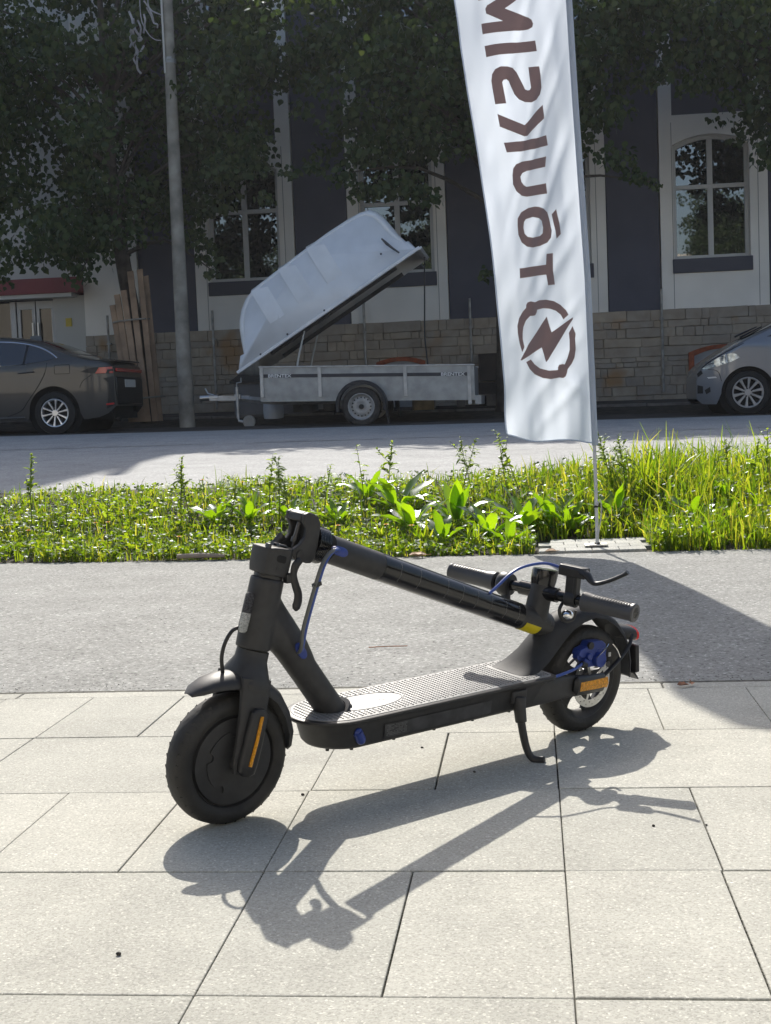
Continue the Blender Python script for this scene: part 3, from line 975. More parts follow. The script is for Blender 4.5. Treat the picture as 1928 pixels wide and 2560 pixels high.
# caliper
cal = MB()
cc = lambda u, v, d: V((u, 0.038 + d, v))
cal.prism([(0.060, 0.188), (0.055, 0.200), (0.032, 0.206), (0.024, 0.217), (-0.022, 0.213), (-0.034, 0.204), (-0.034, 0.192), (-0.006, 0.196), (0.004, 0.180), (0.052, 0.181)], cc, -0.010, 0.016)
cal.prism([(0.060, 0.188), (0.062, 0.180), (0.040, 0.160), (0.020, 0.152), (-0.030, 0.152), (-0.040, 0.165), (-0.042, 0.188), (-0.034, 0.200), (-0.012, 0.198)], cc, -0.006, 0.012)
cal.cyl((-0.010, 0.042, 0.168), (-0.010, 0.064, 0.168), 0.0195, 0.018, n=24)
cal.cyl((0.028, 0.050, 0.182), (0.028, 0.062, 0.182), 0.009, n=14)
cal.tube([(0.046, 0.056, 0.176), (0.030, 0.058, 0.166)], 0.0055, 12)
cal.v = [tuple(V((0.002, 0.04, 0.180)) + (V(p) - V((0.002, 0.04, 0.180))) * 0.87) for p in cal.v]
clp = cal.build('brake_caliper', m_blue, sc, bevel=0.0015)
mb = MB()
mb.cyl((-0.024, 0.064, 0.160), (-0.024, 0.066, 0.160), 0.0062, n=16)
mb.build('caliper_bolt', m_black, clp)
mb = MB()
mb.cyl((0.020, 0.050, 0.204), (0.020, 0.056, 0.204), 0.008, n=14)
mb.build('caliper_bolt', m_black, clp)
mb = MB()
mb.tube([(0.049, 0.056, 0.170), (0.036, 0.058, 0.164)], 0.0064, 12)
mb.build('cable_stop', m_black, clp)
mb = MB()
mb.box((-0.027, 0.0655, 0.181), (0.007, 0.0015, 0.009))
mb.build('caliper_plate', m_steel, clp)
mb = MB()
mb.tube([(0.13, 0.060, 0.156), (0.10, 0.062, 0.160), (0.07, 0.060, 0.164), (0.047, 0.057, 0.170)], 0.0032, 10, sub=4)
mb.build('brake_cable', m_bluecab, sc)
mb = MB()
mb.tube([(0.014, 0.066, 0.180), (-0.010, 0.068, 0.196), (-0.022, 0.066, 0.205)], 0.0011, 6, sub=3)
mb.tube([(-0.034, 0.066, 0.203), (-0.052, 0.064, 0.188), (-0.066, 0.062, 0.168)], 0.0011, 6, sub=3)
mb.build('brake_wire', m_chrome, sc)
# rear fender, struts, tail lamp, mud flap
fender('rear_fender', [(0.215, 0.167, 0.052, 0.004), (0.200, 0.172, 0.053, 0.010), (0.180, 0.186, 0.049, 0.022), (0.156, 0.207, 0.043, 0.034), (0.128, 0.235, 0.039, 0.040), (0.098, 0.258, 0.037, 0.040), (0.062, 0.273, 0.036, 0.034), (0.024, 0.279, 0.036, 0.028), (-0.015, 0.278, 0.036, 0.022), (-0.055, 0.265, 0.036, 0.019), (-0.090, 0.243, 0.036, 0.018), (-0.119, 0.213, 0.035, 0.017), (-0.138, 0.178, 0.034, 0.016), (-0.148, 0.142, 0.033, 0.015), (-0.150, 0.105, 0.030, 0.012)], (0, 0, RW), m_fend, sc, th=0.003)
for s in (1, -1):
    mb = MB()
    mb.tube([(-0.02, s * 0.052, 0.128), (-0.06, s * 0.052, 0.150), (-0.11, s * 0.045, 0.180), (-0.132, s * 0.036, 0.205)], [0.006, 0.0055, 0.005, 0.004], 10, sub=3, flat=(1, 0.6))
    mb.build('fender_strut', m_black, sc)
tl = MB()
tr = lambda x, k: [V((x + 0.003 * math.cos(q), math.sin(q) * 0.026 * k, 0.207 + math.copysign(abs(math.cos(q)) ** 0.7, math.cos(q)) * 0.017 * k - (x + 0.12) * -0.25)) for q in (2 * PI * j / 24 for j in range(24))]
tl.loft([tr(-0.108, 0.9), tr(-0.13, 1.0), tr(-0.160, 1.0)])
tlo = tl.build('tail_lamp', m_paint, sc)
tl = MB()
tl.loft([tr(-0.1602, 1.0), tr(-0.166, 1.02), tr(-0.170, 0.93), tr(-0.171, 0.6)])
tl.build('lens', m_red, tlo)
mb = MB()
mb.box((-0.162, 0, 0.142), (0.012, 0.060, 0.062), (0, 0.10, 0))
mb.loft([[V((-0.160, -0.028, 0.112)), V((-0.160, 0.028, 0.112)), V((-0.152, 0.028, 0.112)), V((-0.152, -0.028, 0.112))], [V((-0.176, -0.026, 0.094)), V((-0.176, 0.026, 0.094)), V((-0.173, 0.026, 0.092)), V((-0.173, -0.026, 0.092))]])
mb.build('mud_flap', m_black, sc, bevel=0.003)
# kickstand
ks = MB()
ks.box((0.247, 0.069, 0.137), (0.040, 0.016, 0.026))
ks.tube([(0.247, 0.074, 0.136), (0.250, 0.080, 0.115), (0.252, 0.088, 0.088)], [0.0135, 0.0125, 0.0115], 16)
ks.tube([(0.252, 0.087, 0.092), (0.251, 0.096, 0.060), (0.248, 0.104, 0.035), (0.242, 0.111, 0.020), (0.235, 0.121, 0.0165), (0.228, 0.134, 0.0195)], [0.0082, 0.008, 0.0075, 0.0072, 0.0072, 0.0075], 14, sub=4)
ks.build('kickstand', m_paint, sc, bevel=0.002)
# ------------------------------------------------------------------ feather banner on its pole
m_cloth = leafmat('white_flag_cloth', [(0.535, 0.565, 0.605), (0.535, 0.565, 0.605)], trans=0.6, rough=0.6, gloss=0.02, tcol=(1.15, 1.2, 1.27))
m_ink = leafmat('brown_flag_print', [(0.23, 0.17, 0.165), (0.23, 0.17, 0.165)], trans=0.25, rough=0.5, gloss=0.03, tcol=(1.5, 1.25, 1.25))
m_pole = M('grey_white_pole', (0.55, 0.56, 0.57), 0.35, var=0.05)
FY = 6.5
PXZ = [(0.295, 0.0), (0.295, 0.498), (0.282, 1.274), (0.246, 2.126), (0.232, 2.546), (0.205, 3.1), (0.15, 3.7)]
FXZ = [(-0.105, 0.546), (-0.123, 0.86), (-0.16, 1.383), (-0.209, 1.985), (-0.272, 2.371), (-0.296, 2.583), (-0.36, 3.1), (-0.30, 3.5)]
def interp(t, z):
    return float(np.interp(z, [q[1] for q in t], [q[0] for q in t]))
CREASE = [(3.0, 1.3, 0.05, 0.020), (2.62, 1.25, 0.045, 0.022), (2.38, 1.1, 0.035, 0.018), (2.02, 1.0, 0.05, 0.024), (1.70, 0.7, 0.035, 0.016), (1.52, 0.62, 0.045, 0.022), (1.22, 0.55, 0.035, 0.018), (1.04, 0.5, 0.03, 0.014), (0.86, 0.45, 0.03, 0.016), (0.70, -0.35, 0.035, 0.018)]
def flag_pt(u, z, lift=0.0):
    """u 0 at the pole, 1 at the free edge, which hangs farther back"""
    xp, xf = interp(PXZ, z), interp(FXZ, z)
    x = xp + (xf - xp) * u
    back = 0.42 * u ** 1.3 + 0.06 * math.sin(PI * u)
    k = (FY + back) / FY
    px, pz = x * k, 0.72 + (z - 0.72) * k
    n1 = math.sin(u * 5.2 + z * 4.6 + 0.6 * math.sin(z * 2.1)) * 0.030
    n2 = math.sin(u * 9.0 - z * 7.5 + 1.3) * 0.013
    n3 = 0.026 * mnoise.noise(V((u * 2.2 + z * 1.4, z * 1.9 - u * 1.6, 0.3))) + 0.012 * mnoise.noise(V((u * 7 + z * 5, z * 4 - u * 5, 1.3)))
    low = max(0, 1 - (z - 0.5) / 0.35)
    n4 = low * 0.035 * math.sin(u * 11 + z * 14) * u
    fo = 0.0
    for zk, m, w, amp in CREASE:
        dd = z - (zk - m * u)
        fo += 0.75 * amp * math.exp(-(dd / w) ** 2) * math.exp(-((u - 0.3) / 0.38) ** 2)
    d = (n1 + n2 + n3 + n4 - fo) * min(1, u * 6)
    # the creases run out of the sheet, across the line of the cloth
    nx, ny = 0.68, 0.73
    return V((px - nx * d * 0.35 - nx * lift, FY + back - d * ny - ny * lift, pz))
fl = thing('advertising_flag', 'tall white feather flag with brown mirrored lettering on a thin pole in the verge', 'flag', (0.295, 6.5, 0.02))
ORG = (0.295, 6.5, 0.02)
cl = MB()
nu, nv = 44, 190
z0, z1 = 0.50, 3.35
def bot(u):
    return z0 + 0.045 * u + 0.018 * math.sin(u * 7) * u
cl.add([flag_pt(i / nu, bot(i / nu) + (z1 - bot(i / nu)) * j / nv) for j in range(nv + 1) for i in range(nu + 1)],
       [(j * (nu + 1) + i, j * (nu + 1) + i + 1, (j + 1) * (nu + 1) + i + 1, (j + 1) * (nu + 1) + i) for j in range(nv) for i in range(nu)])
cloth = cl.build('cloth', m_cloth, fl, org=ORG, ang=180, recalc=False)
hem = MB()
hem.tube([flag_pt(1.0, bot(1) + (z1 - bot(1)) * k / 60, 0.001) for k in range(61)], 0.004, 6)
hem.tube([flag_pt(k / 30, bot(k / 30), 0.001) for k in range(31)], 0.0035, 6)
hem.build('hem', m_cloth, cloth, org=ORG)
LET = {
'M':[(0.761,2.456),(0.761,2.409),(0.375,2.429),(0.34,2.439),(0.329,2.453),(0.337,2.471),(0.365,2.482),(0.549,2.524),(0.443,2.562),(0.344,2.593),(0.329,2.606),(0.337,2.624),(0.369,2.631),(0.768,2.614),(0.768,2.565),(0.584,2.574),(0.694,2.541),(0.712,2.524),(0.707,2.502),(0.574,2.467)],
'I':[(0.761,2.357),(0.328,2.379),(0.324,2.331),(0.764,2.307)],
'S':[(0.763,2.094),(0.666,2.099),(0.661,2.192),(0.644,2.203),(0.62,2.205),(0.604,2.197),(0.572,2.137),(0.541,2.114),(0.488,2.101),(0.433,2.099),(0.374,2.109),(0.332,2.132),(0.313,2.164),(0.317,2.261),(0.412,2.257),(0.411,2.165),(0.426,2.154),(0.447,2.153),(0.469,2.158),(0.478,2.174),(0.517,2.234),(0.547,2.255),(0.59,2.262),(0.644,2.262),(0.701,2.251),(0.74,2.23),(0.759,2.2),(0.762,2.165)],
'K1':[(0.76,2.05),(0.532,1.999),(0.317,2.083),(0.318,2.021),(0.515,1.949),(0.549,1.948),(0.76,1.992)],
'K2':[(0.74,1.918),(0.303,1.94),(0.294,1.893),(0.721,1.873)],
'U':[(0.323,1.844),(0.345,1.797),(0.553,1.787),(0.595,1.777),(0.616,1.76),(0.609,1.735),(0.592,1.721),(0.564,1.712),(0.354,1.722),(0.355,1.675),(0.569,1.665),(0.618,1.671),(0.663,1.692),(0.691,1.724),(0.691,1.768),(0.679,1.799),(0.649,1.82),(0.593,1.831)],
'O':[(0.489,1.617),(0.56,1.612),(0.634,1.594),(0.679,1.566),(0.688,1.535),(0.69,1.491),(0.661,1.454),(0.609,1.433),(0.539,1.427),(0.457,1.432),(0.383,1.446),(0.342,1.469),(0.326,1.5),(0.337,1.549),(0.355,1.585),(0.401,1.606),(0.449,1.615),(0.489,1.617),(0.519,1.569),(0.46,1.563),(0.423,1.547),(0.411,1.515),(0.42,1.489),(0.452,1.478),(0.539,1.474),(0.589,1.478),(0.618,1.493),(0.624,1.52),(0.613,1.547),(0.592,1.56),(0.519,1.569)],
'mac':[(0.309,1.575),(0.256,1.597),(0.227,1.482),(0.28,1.461)],
'T':[(0.4,1.394),(0.328,1.395),(0.342,1.313),(0.324,1.248),(0.405,1.247),(0.417,1.297),(0.728,1.289),(0.72,1.335),(0.41,1.343)],
'arc1':[(0.747,0.941),(0.772,0.98),(0.788,1.03),(0.789,1.066),(0.767,1.102),(0.724,1.13),(0.678,1.149),(0.675,1.163),(0.657,1.174),(0.62,1.178),(0.584,1.174),(0.569,1.172),(0.515,1.18),(0.431,1.18),(0.349,1.172),(0.278,1.153),(0.224,1.127),(0.206,1.106),(0.262,1.085),(0.285,1.108),(0.335,1.127),(0.396,1.137),(0.469,1.141),(0.544,1.136),(0.551,1.124),(0.574,1.111),(0.612,1.109),(0.638,1.11),(0.69,1.089),(0.723,1.06),(0.733,1.033),(0.735,1.002),(0.721,0.965)],
'bolt':[(0.436,1.101),(0.401,1.028),(0.16,1.093),(0.162,1.083),(0.456,0.902),(0.486,0.889),(0.52,0.959),(0.756,0.902),(0.77,0.904),(0.676,0.974)],
'arc2':[(0.168,1.052),(0.141,1.015),(0.152,0.995),(0.155,0.942),(0.174,0.906),(0.21,0.879),(0.263,0.853),(0.276,0.835),(0.295,0.82),(0.323,0.812),(0.361,0.815),(0.45,0.809),(0.526,0.815),(0.61,0.834),(0.672,0.86),(0.708,0.894),(0.652,0.905),(0.613,0.882),(0.551,0.861),(0.465,0.849),(0.372,0.851),(0.37,0.862),(0.352,0.875),(0.314,0.878),(0.292,0.875),(0.255,0.907),(0.223,0.943),(0.211,0.988),(0.212,1.021)],
}
for nm, keys in (('lettering', ('M', 'I', 'S', 'K1', 'K2', 'U', 'O', 'mac', 'T')), ('bolt_emblem', ('arc1', 'bolt', 'arc2'))):
    mb = MB()
    for k in keys:
        mb.decal(LET[k], lambda u, v: flag_pt(u, v, 0.004), 0.035, 0.03)
    mb.build(nm, m_ink, cloth, org=ORG, ang=180, recalc=False)
mb = MB()
mb.tube([(0.2965, 6.5, 0.02), (0.295, 6.5, 0.50), (0.282, 6.5, 1.274), (0.246, 6.5, 2.126), (0.232, 6.5, 2.546), (0.205, 6.5, 3.1), (0.12, 6.5, 3.7)], [0.0085, 0.008, 0.0075, 0.007, 0.0065, 0.006, 0.004], 14, sub=3)
mb.build('pole', m_pole, fl, org=ORG)
mb = MB()
mb.tube([(interp(PXZ, z) + 0.003, 6.496, z) for z in lin(0.49, 3.35, 30)], 0.0145, 12)
mb.build('sleeve', m_cloth, fl, org=ORG)
mb = MB()
mb.cyl((0.2955, 6.5, 0.195), (0.2955, 6.5, 0.205), 0.0125, n=14)
mb.build('pole_clip', m_black, fl, org=ORG)
mb = MB()
mb.cyl((0.2965, 6.5, 0.012), (0.2965, 6.5, 0.028), 0.014, n=14)
mb.build('pole_socket', m_black, fl, org=ORG)
mb = MB()
mb.box((0.29, 6.5, 0.018), (0.11, 0.09, 0.008))
mb.build('base_plate', m_steel, fl, org=ORG, bevel=0.002)
mb = MB()
mb.tube([(0.300, 6.49, 0.203), (0.316, 6.485, 0.23), (0.318, 6.485, 0.17), (0.306, 6.48, 0.09), (0.292, 6.47, 0.026)], 0.0028, 8, sub=5)
mb.build('cord', M('white_cord', (0.5, 0.5, 0.46), 0.7), fl, org=ORG)
# ------------------------------------------------------------------ grey building across the street
m_panel = M('warm_grey_render', (0.80, 0.77, 0.71), 0.85, var=0.08, scale=0.9, bump=0.1, bscale=60)
m_navy = M('dark_navy_render', (0.075, 0.078, 0.105), 0.8, var=0.10, scale=1.5, bump=0.1, bscale=60)
m_frame = M('pale_window_frame', (0.55, 0.55, 0.53), 0.5)
m_glass = M('window_glass', (0.012, 0.013, 0.015), 0.015, spec=0.8, ior=2.1, bump=0.012, bscale=3)
m_seam = M('panel_seam', (0.30, 0.29, 0.27), 0.9)
m_doorglass = M('dark_door_glass', (0.008, 0.009, 0.010), 0.04, ior=1.5)
m_sill = M('navy_sill', (0.055, 0.058, 0.08), 0.6)

def stone_mat():
    m = bpy.data.materials.new('rough_limestone')
    m.use_nodes = True
    n, l = nodes_of(m)
    b = n['Principled BSDF']
    b.inputs['Roughness'].default_value = 0.95
    b.inputs['Specular IOR Level'].default_value = 0.2
    tc = n.new('ShaderNodeTexCoord')
    g = n.new('ShaderNodeNewGeometry')
    t = n.new('ShaderNodeTexNoise'); t.inputs['Scale'].default_value = 5; t.inputs['Detail'].default_value = 8
    l.new(tc.outputs['Object'], t.inputs['Vector'])
    r = n.new('ShaderNodeValToRGB')
    e = r.color_ramp.elements
    e[0].position, e[0].color = 0.3, (0.30, 0.255, 0.21, 1)
    e[1].position, e[1].color = 0.7, (0.39, 0.345, 0.29, 1)
    l.new(t.outputs['Fac'], r.inputs['Fac'])
    r2 = n.new('ShaderNodeValToRGB')
    r2.color_ramp.elements[0].color = (0.88, 0.88, 0.88, 1)
    r2.color_ramp.elements[1].color = (1.12, 1.08, 1.0, 1)
    l.new(g.outputs['Random Per Island'], r2.inputs['Fac'])
    x = n.new('ShaderNodeMix'); x.data_type = 'RGBA'; x.blend_type = 'MULTIPLY'; x.inputs['Factor'].default_value = 1
    l.new(r.outputs['Color'], x.inputs['A']); l.new(r2.outputs['Color'], x.inputs['B'])
    # rusty streaks under the pipes
    t2 = n.new('ShaderNodeTexNoise'); t2.inputs['Scale'].default_value = 1.3; t2.inputs['Detail'].default_value = 3
    l.new(tc.outputs['Object'], t2.inputs['Vector'])
    r3 = n.new('ShaderNodeValToRGB')
    r3.color_ramp.elements[0].position, r3.color_ramp.elements[1].position = 0.60, 0.72
    l.new(t2.outputs['Fac'], r3.inputs['Fac'])
    y = n.new('ShaderNodeMix'); y.data_type = 'RGBA'
    y.inputs['B'].default_value = (0.34, 0.21, 0.11, 1)
    l.new(r3.outputs['Color'], y.inputs['Factor'])
    l.new(x.outputs['Result'], y.inputs['A'])
    l.new(y.outputs['Result'], b.inputs['Base Color'])
    bp = n.new('ShaderNodeBump'); bp.inputs['Strength'].default_value = 0.8; bp.inputs['Distance'].default_value = 0.03
    l.new(t.outputs['Fac'], bp.inputs['Height']); l.new(bp.outputs['Normal'], b.inputs['Normal'])
    return m
m_stone = stone_mat()

BY = 24.0
bd = thing('office_building', 'long building with navy pilasters, pale panels and a rough stone base', 'building', (-1, BY, 0.6))
BO = (-1, BY, 0.6)
ywall = lambda u, v, d: V((u, BY - d, v))
mb = MB()
mb.box((2.2, BY + 3.2, 5.0), (20.2, 6.0, 7.6))
mb.box((-10.5, BY + 5.2, 8.4), (7.0, 8.0, 15.2))
mb.build('wall', m_navy, bd, org=BO, smooth=False)
mb = MB()
mb.box((2.2, BY + 3.0, 8.87), (20.6, 6.9, 0.14))
mb.build('roof', m_sill, bd, org=BO, smooth=False)
# rubble stone base, laid course by course
mb = MB()
z = 0.42
rows = 0
while z < 2.1:
    h = 0.07 + 0.11 * rnd.random()
    h = min(h, 2.16 - z)
    if 2.16 - z - h < 0.07:
        h = 2.16 - z
    x = -7.9
    while x < 12.3:
        w_ = 0.12 + 0.55 * rnd.random() ** 1.8
        w_ = min(w_, 12.3 - x)
        top = z + h
        d = 0.10 + 0.04 * rnd.random() ** 2
        mb.box((x + w_ / 2, BY - d / 2 + 0.1, z + h / 2), (w_ - 0.001 - 0.004 * rnd.random(), d + 0.2, h - 0.001 - 0.004 * rnd.random()), (0, 0.05 * (rnd.random() - 0.5), 0.04 * (rnd.random() - 0.5)))
        x += w_
    z += h
mb.build('plinth', m_stone, bd, org=BO, smooth=False, bevel=0.012)
mb = MB()
mb.box((2.2, BY + 0.08, 1.3), (20.19, 0.1, 1.74))
mb.build('mortar_backing', M('mortar', (0.46, 0.41, 0.345), 0.95, var=0.3, scale=6), bd, org=BO, smooth=False)

def arc_pts(x0, x1, zs, za, n=14):
    cx, hw, rise = (x0 + x1) / 2, (x1 - x0) / 2, za - zs
    R = (hw * hw + rise * rise) / (2 * rise)
    a = math.asin(hw / R)
    return [(cx + R * math.sin(t), zs + R * math.cos(t) - (R - rise)) for t in lin(-a, a, n)]

def window(x0, x1, zb, zs, za, ztr, parent):
    fr = MB()
    arc = arc_pts(x0, x1, zs, za)
    fw_ = 0.065
    fn = lambda u, v, d: V((u, BY + 0.16 - d, v))
    fr.prism([(x0, zb), (x0 + fw_, zb + fw_), (x0 + fw_, zs - 0.01), (x0, zs)], fn, 0, 0.07)
    fr.prism([(x1, zb), (x1 - fw_, zb + fw_), (x1 - fw_, zs - 0.01), (x1, zs)], fn, 0, 0.07)
    fr.prism([(x0, zb), (x1, zb), (x1 - fw_, zb + fw_), (x0 + fw_, zb + fw_)], fn, 0, 0.07)
    inn = [(x0 + fw_ + (u - x0) * (x1 - x0 - 2 * fw_) / (x1 - x0), v - fw_ * 0.95) for u, v in arc]
    for k in range(len(arc) - 1):
        fr.prism([arc[k], arc[k + 1], inn[k + 1], inn[k]], fn, 0, 0.07)
    xm = (x0 + x1) / 2
    fr.prism([(x0 + fw_, ztr - 0.05), (x1 - fw_, ztr - 0.05), (x1 - fw_, ztr + 0.02), (x0 + fw_, ztr + 0.02)], fn, 0, 0.06)
    fr.prism([(xm - 0.045, zb + fw_), (xm + 0.045, zb + fw_), (xm + 0.045, ztr - 0.05), (xm - 0.045, ztr - 0.05)], fn, 0, 0.065)
    fr.prism([(xm - 0.045, ztr + 0.02), (xm + 0.045, ztr + 0.02), (xm + 0.045, za - fw_), (xm - 0.045, za - fw_)], fn, 0, 0.065)
    w = fr.build('window', m_frame, parent, org=BO, smooth=False, bevel=0.006)
    g = MB()
    for a, b, c_, d_ in ((x0 + fw_, xm - 0.045, zb + fw_, ztr - 0.05), (xm + 0.045, x1 - fw_, zb + fw_, ztr - 0.05)):
        t1, t2 = 0.004 * (rnd.random() - .5), 0.004 * (rnd.random() - .5)
        g.add([fn(a, c_, 0.02 + t1), fn(b, c_, 0.02 - t2), fn(b, d_, 0.02 - t1), fn(a, d_, 0.02 + t2)], [(0, 1, 2, 3)])
    half = len(inn) // 2
    for part in (inn[:half], inn[half:]):
        pl = [(part[0][0], ztr + 0.02)] + part + [(part[-1][0], ztr + 0.02)]
        g.prism(pl, fn, 0.018, 0.02)
    g.build('pane', m_glass, w, org=BO, smooth=False)
    s_ = MB()
    s_.box(((x0 + x1) / 2, BY + 0.005, zb - 0.12), (x1 - x0 + 0.06, 0.20, 0.24))
    s_.build('sill', m_sill, w, org=BO, smooth=False, bevel=0.008)
    return w

def rect(mb, a, b, c_, d_, y0=-0.06, y1=0.2):
    mb.box(((a + b) / 2, BY + (y0 + y1) / 2, (c_ + d_) / 2), (b - a, y1 - y0, d_ - c_))

PAN = [(-5.84, -4.04, -5.58, -4.30), (-3.08, -1.36, -2.86, -1.58), (-0.40, 1.39, -0.15, 1.13), (2.31, 4.11, 2.53, 3.81), (5.02, 6.82, 5.25, 6.53), (7.75, 9.5, 7.97, 9.25)]
for a, b, c_, d_ in PAN:
    mb = MB()
    rect(mb, a, c_, 2.16, 8.8); rect(mb, d_, b, 2.16, 8.8)
    rect(mb, c_, d_, 2.16, 2.76)
    arc = arc_pts(c_, d_, 4.92, 5.08)
    mb.prism([(c_, 5.42), (c_, 4.92)] + arc[1:-1] + [(d_, 4.92), (d_, 5.42)], ywall, -0.2, 0.06)
    mb.build('wall_panel', m_panel, bd, org=BO, smooth=False)
    mb = MB()
    rect(mb, c_ + 0.003, d_ - 0.003, 5.42, 6.86, 0.02, 0.199)
    mb.build('spandrel', m_navy, bd, org=BO, smooth=False)
    mb = MB()
    for x in (a + 0.2, b - 0.17):
        rect(mb, x, x + 0.012, 2.165, 5.3, -0.062, -0.055)
    mb.build('panel_joint', m_seam, bd, org=BO, smooth=False)
    window(c_, d_, 3.0, 4.92, 5.08, 4.24, bd)
    window(c_, d_, 7.1, 8.45, 8.6, 8.2, bd)
mb = MB()
rect(mb, -7.9, -6.9, 2.16, 8.8)
mb.build('wall_panel', m_panel, bd, org=BO, smooth=False)
for x0, x1 in ((-6.88, -5.86), (-4.02, -3.10), (-1.34, -0.42), (1.41, 2.29), (4.13, 5.0), (6.84, 7.73)):
    mb = MB()
    rect(mb, x0, x1, 2.16, 8.8, -0.02, 0.195)
    mb.build('pilaster', m_navy, bd, org=BO, smooth=False)
# bricked-up cellar openings with painted arches
m_brick = M('orange_red_brick', (0.30, 0.075, 0.030), 0.85, var=0.35, scale=10, bump=0.3)
m_patch = M('pale_patch_plaster', (0.30, 0.29, 0.28), 0.9, var=0.15, scale=3)
for x0, x1, zs, za, zb in ((2.72, 3.86, 1.40, 1.52, 0.70), (-2.66, -1.80, 1.46, 1.54, 0.62)):
    mb = MB()
    o1, i1 = arc_pts(x0, x1, zs, za, 12), arc_pts(x0 + 0.09, x1 - 0.09, zs - 0.06, za - 0.07, 12)
    f2 = lambda u, v, d: V((u, BY - 0.16 - d, v))
    for k in range(11):
        mb.prism([o1[k], o1[k + 1], i1[k + 1], i1[k]], f2, -0.1, 0.03)
    mb.prism([(x0, zb), (x0 + 0.09, zb), (x0 + 0.09, zs - 0.06), (x0, zs)], f2, -0.1, 0.028)
    mb.prism([(x1, zb), (x1 - 0.09, zb), (x1 - 0.09, zs - 0.06), (x1, zs)], f2, -0.1, 0.028)
    w = mb.build('cellar_arch', m_brick, bd, org=BO, smooth=False)
    mb = MB()
    mb.prism([(x0 + 0.09, zb)] + i1 + [(x1 - 0.09, zb)], f2, -0.08, 0.012)
    mb.build('infill', m_patch, w, org=BO, smooth=False)
# thin pipes climbing the stone base
m_pipe = M('galvanised_pipe', (0.30, 0.29, 0.27), 0.5, metal=0.5, var=0.3, scale=8)
for x in (-7.45, -5.54, -2.84, -0.99, 2.28):
    mb = MB()
    mb.cyl((x, BY - 0.19, 0.75), (x, BY - 0.19, 2.50), 0.022, n=8)
    for z in (1.0, 2.0):
        mb.box((x, BY - 0.16, z), (0.07, 0.08, 0.03))
    mb.build('wall_pipe', m_pipe, bd, org=BO)

# shop front at the left end
sh = thing('shop_building', 'low shop front with a red band over its glass doors at the far left', 'shop', (-10.2, BY, 0.6))
SO = (-10.2, BY, 0.6)
m_white = M('white_shop_wall', (0.52, 0.52, 0.49), 0.8, var=0.05, scale=1)
m_redband = M('faded_red_fascia', (0.24, 0.06, 0.065), 0.7, var=0.1, scale=2)
m_door = M('dark_door_panel', (0.02, 0.02, 0.022), 0.25)
m_alum = M('grey_aluminium', (0.30, 0.31, 0.32), 0.4, metal=0.4)
mb = MB()
rect(mb, -8.50, -7.905, 0.5, 2.90, 0.0, 0.3)
rect(mb, -12.5, -7.905, 3.20, 9.0, 0.02, 0.3)
mb.build('wall', m_white, sh, org=SO, smooth=False)
mb = MB()
rect(mb, -12.5, -7.905, 2.93, 3.20, -0.35, 0.3)
mb.build('fascia', m_redband, sh, org=SO, smooth=False, bevel=0.01)
mb = MB()
rect(mb, -12.4, -8.05, 2.86, 2.93, -0.30, 0.1)
mb.build('canopy_edge', m_frame, sh, org=SO, smooth=False)
mb = MB()
for x0, x1 in ((-9.22, -8.88), (-8.86, -8.52)):
    rect(mb, x0, x0 + 0.06, 0.62, 2.84, 0.10, 0.2); rect(mb, x1 - 0.06, x1, 0.62, 2.84, 0.10, 0.2)
    rect(mb, x0 + 0.06, x1 - 0.06, 2.7, 2.84, 0.10, 0.2); rect(mb, x0 + 0.06, x1 - 0.06, 0.62, 0.85, 0.10, 0.2)
dr_ = mb.build('door', m_alum, sh, org=SO, smooth=False)
mb = MB()
rect(mb, -9.16, -8.94, 0.85, 2.7, 0.14, 0.16); rect(mb, -8.80, -8.58, 0.85, 2.7, 0.14, 0.16)
mb.build('pane', m_doorglass, dr_, org=SO, smooth=False)
mb = MB()
for x in (-8.92, -8.82):
    mb.cyl((x, BY + 0.05, 1.6), (x, BY + 0.05, 2.45), 0.018, n=8)
mb.build('handle', m_steel, dr_, org=SO)
mb = MB()
for a, b in ((-12.4, -12.3), (-10.9, -10.8), (-9.34, -9.24)):
    rect(mb, a, b, 0.6, 2.84, 0.08, 0.22)
rect(mb, -12.3, -9.34, 0.6, 1.0, 0.09, 0.2)
win = mb.build('window', m_alum, sh, org=SO, smooth=False)
mb = MB()
rect(mb, -12.3, -10.9, 1.0, 2.84, 0.13, 0.15); rect(mb, -10.8, -9.34, 1.0, 2.84, 0.13, 0.15)
mb.build('pane', m_doorglass, win, org=SO, smooth=False)
mb = MB()
rect(mb, -8.28, -8.17, 2.35, 2.50, -0.02, 0.0)
mb.build('yellow_notice', M('yellow_notice_paint', (0.55, 0.42, 0.05), 0.5), sh, org=SO, smooth=False)

# unseen building added behind the viewpoint to reflect in the glass and warm the shade
ob = thing('added_building', 'long pale sunlit building added on the near side of the street, seen only in window reflections', 'building', (0, -9, 0))
OO = (0, -9, 0)
m_cream = M('sunlit_cream_render', (0.62, 0.58, 0.50), 0.85, var=0.06, scale=0.6)
mb = MB()
mb.box((0, -12, 3.1), (52, 6, 6.4))
mb.build('wall', m_cream, ob, org=OO, smooth=False)
for j in range(1):
    for i in range(12):
        x, z = -22 + i * 4.0, 2.2 + j * 3.6
        mb = MB()
        mb.box((x, -9.0, z), (1.5, 0.08, 1.9))
        mb.build('window', m_frame, ob, org=OO, smooth=False)
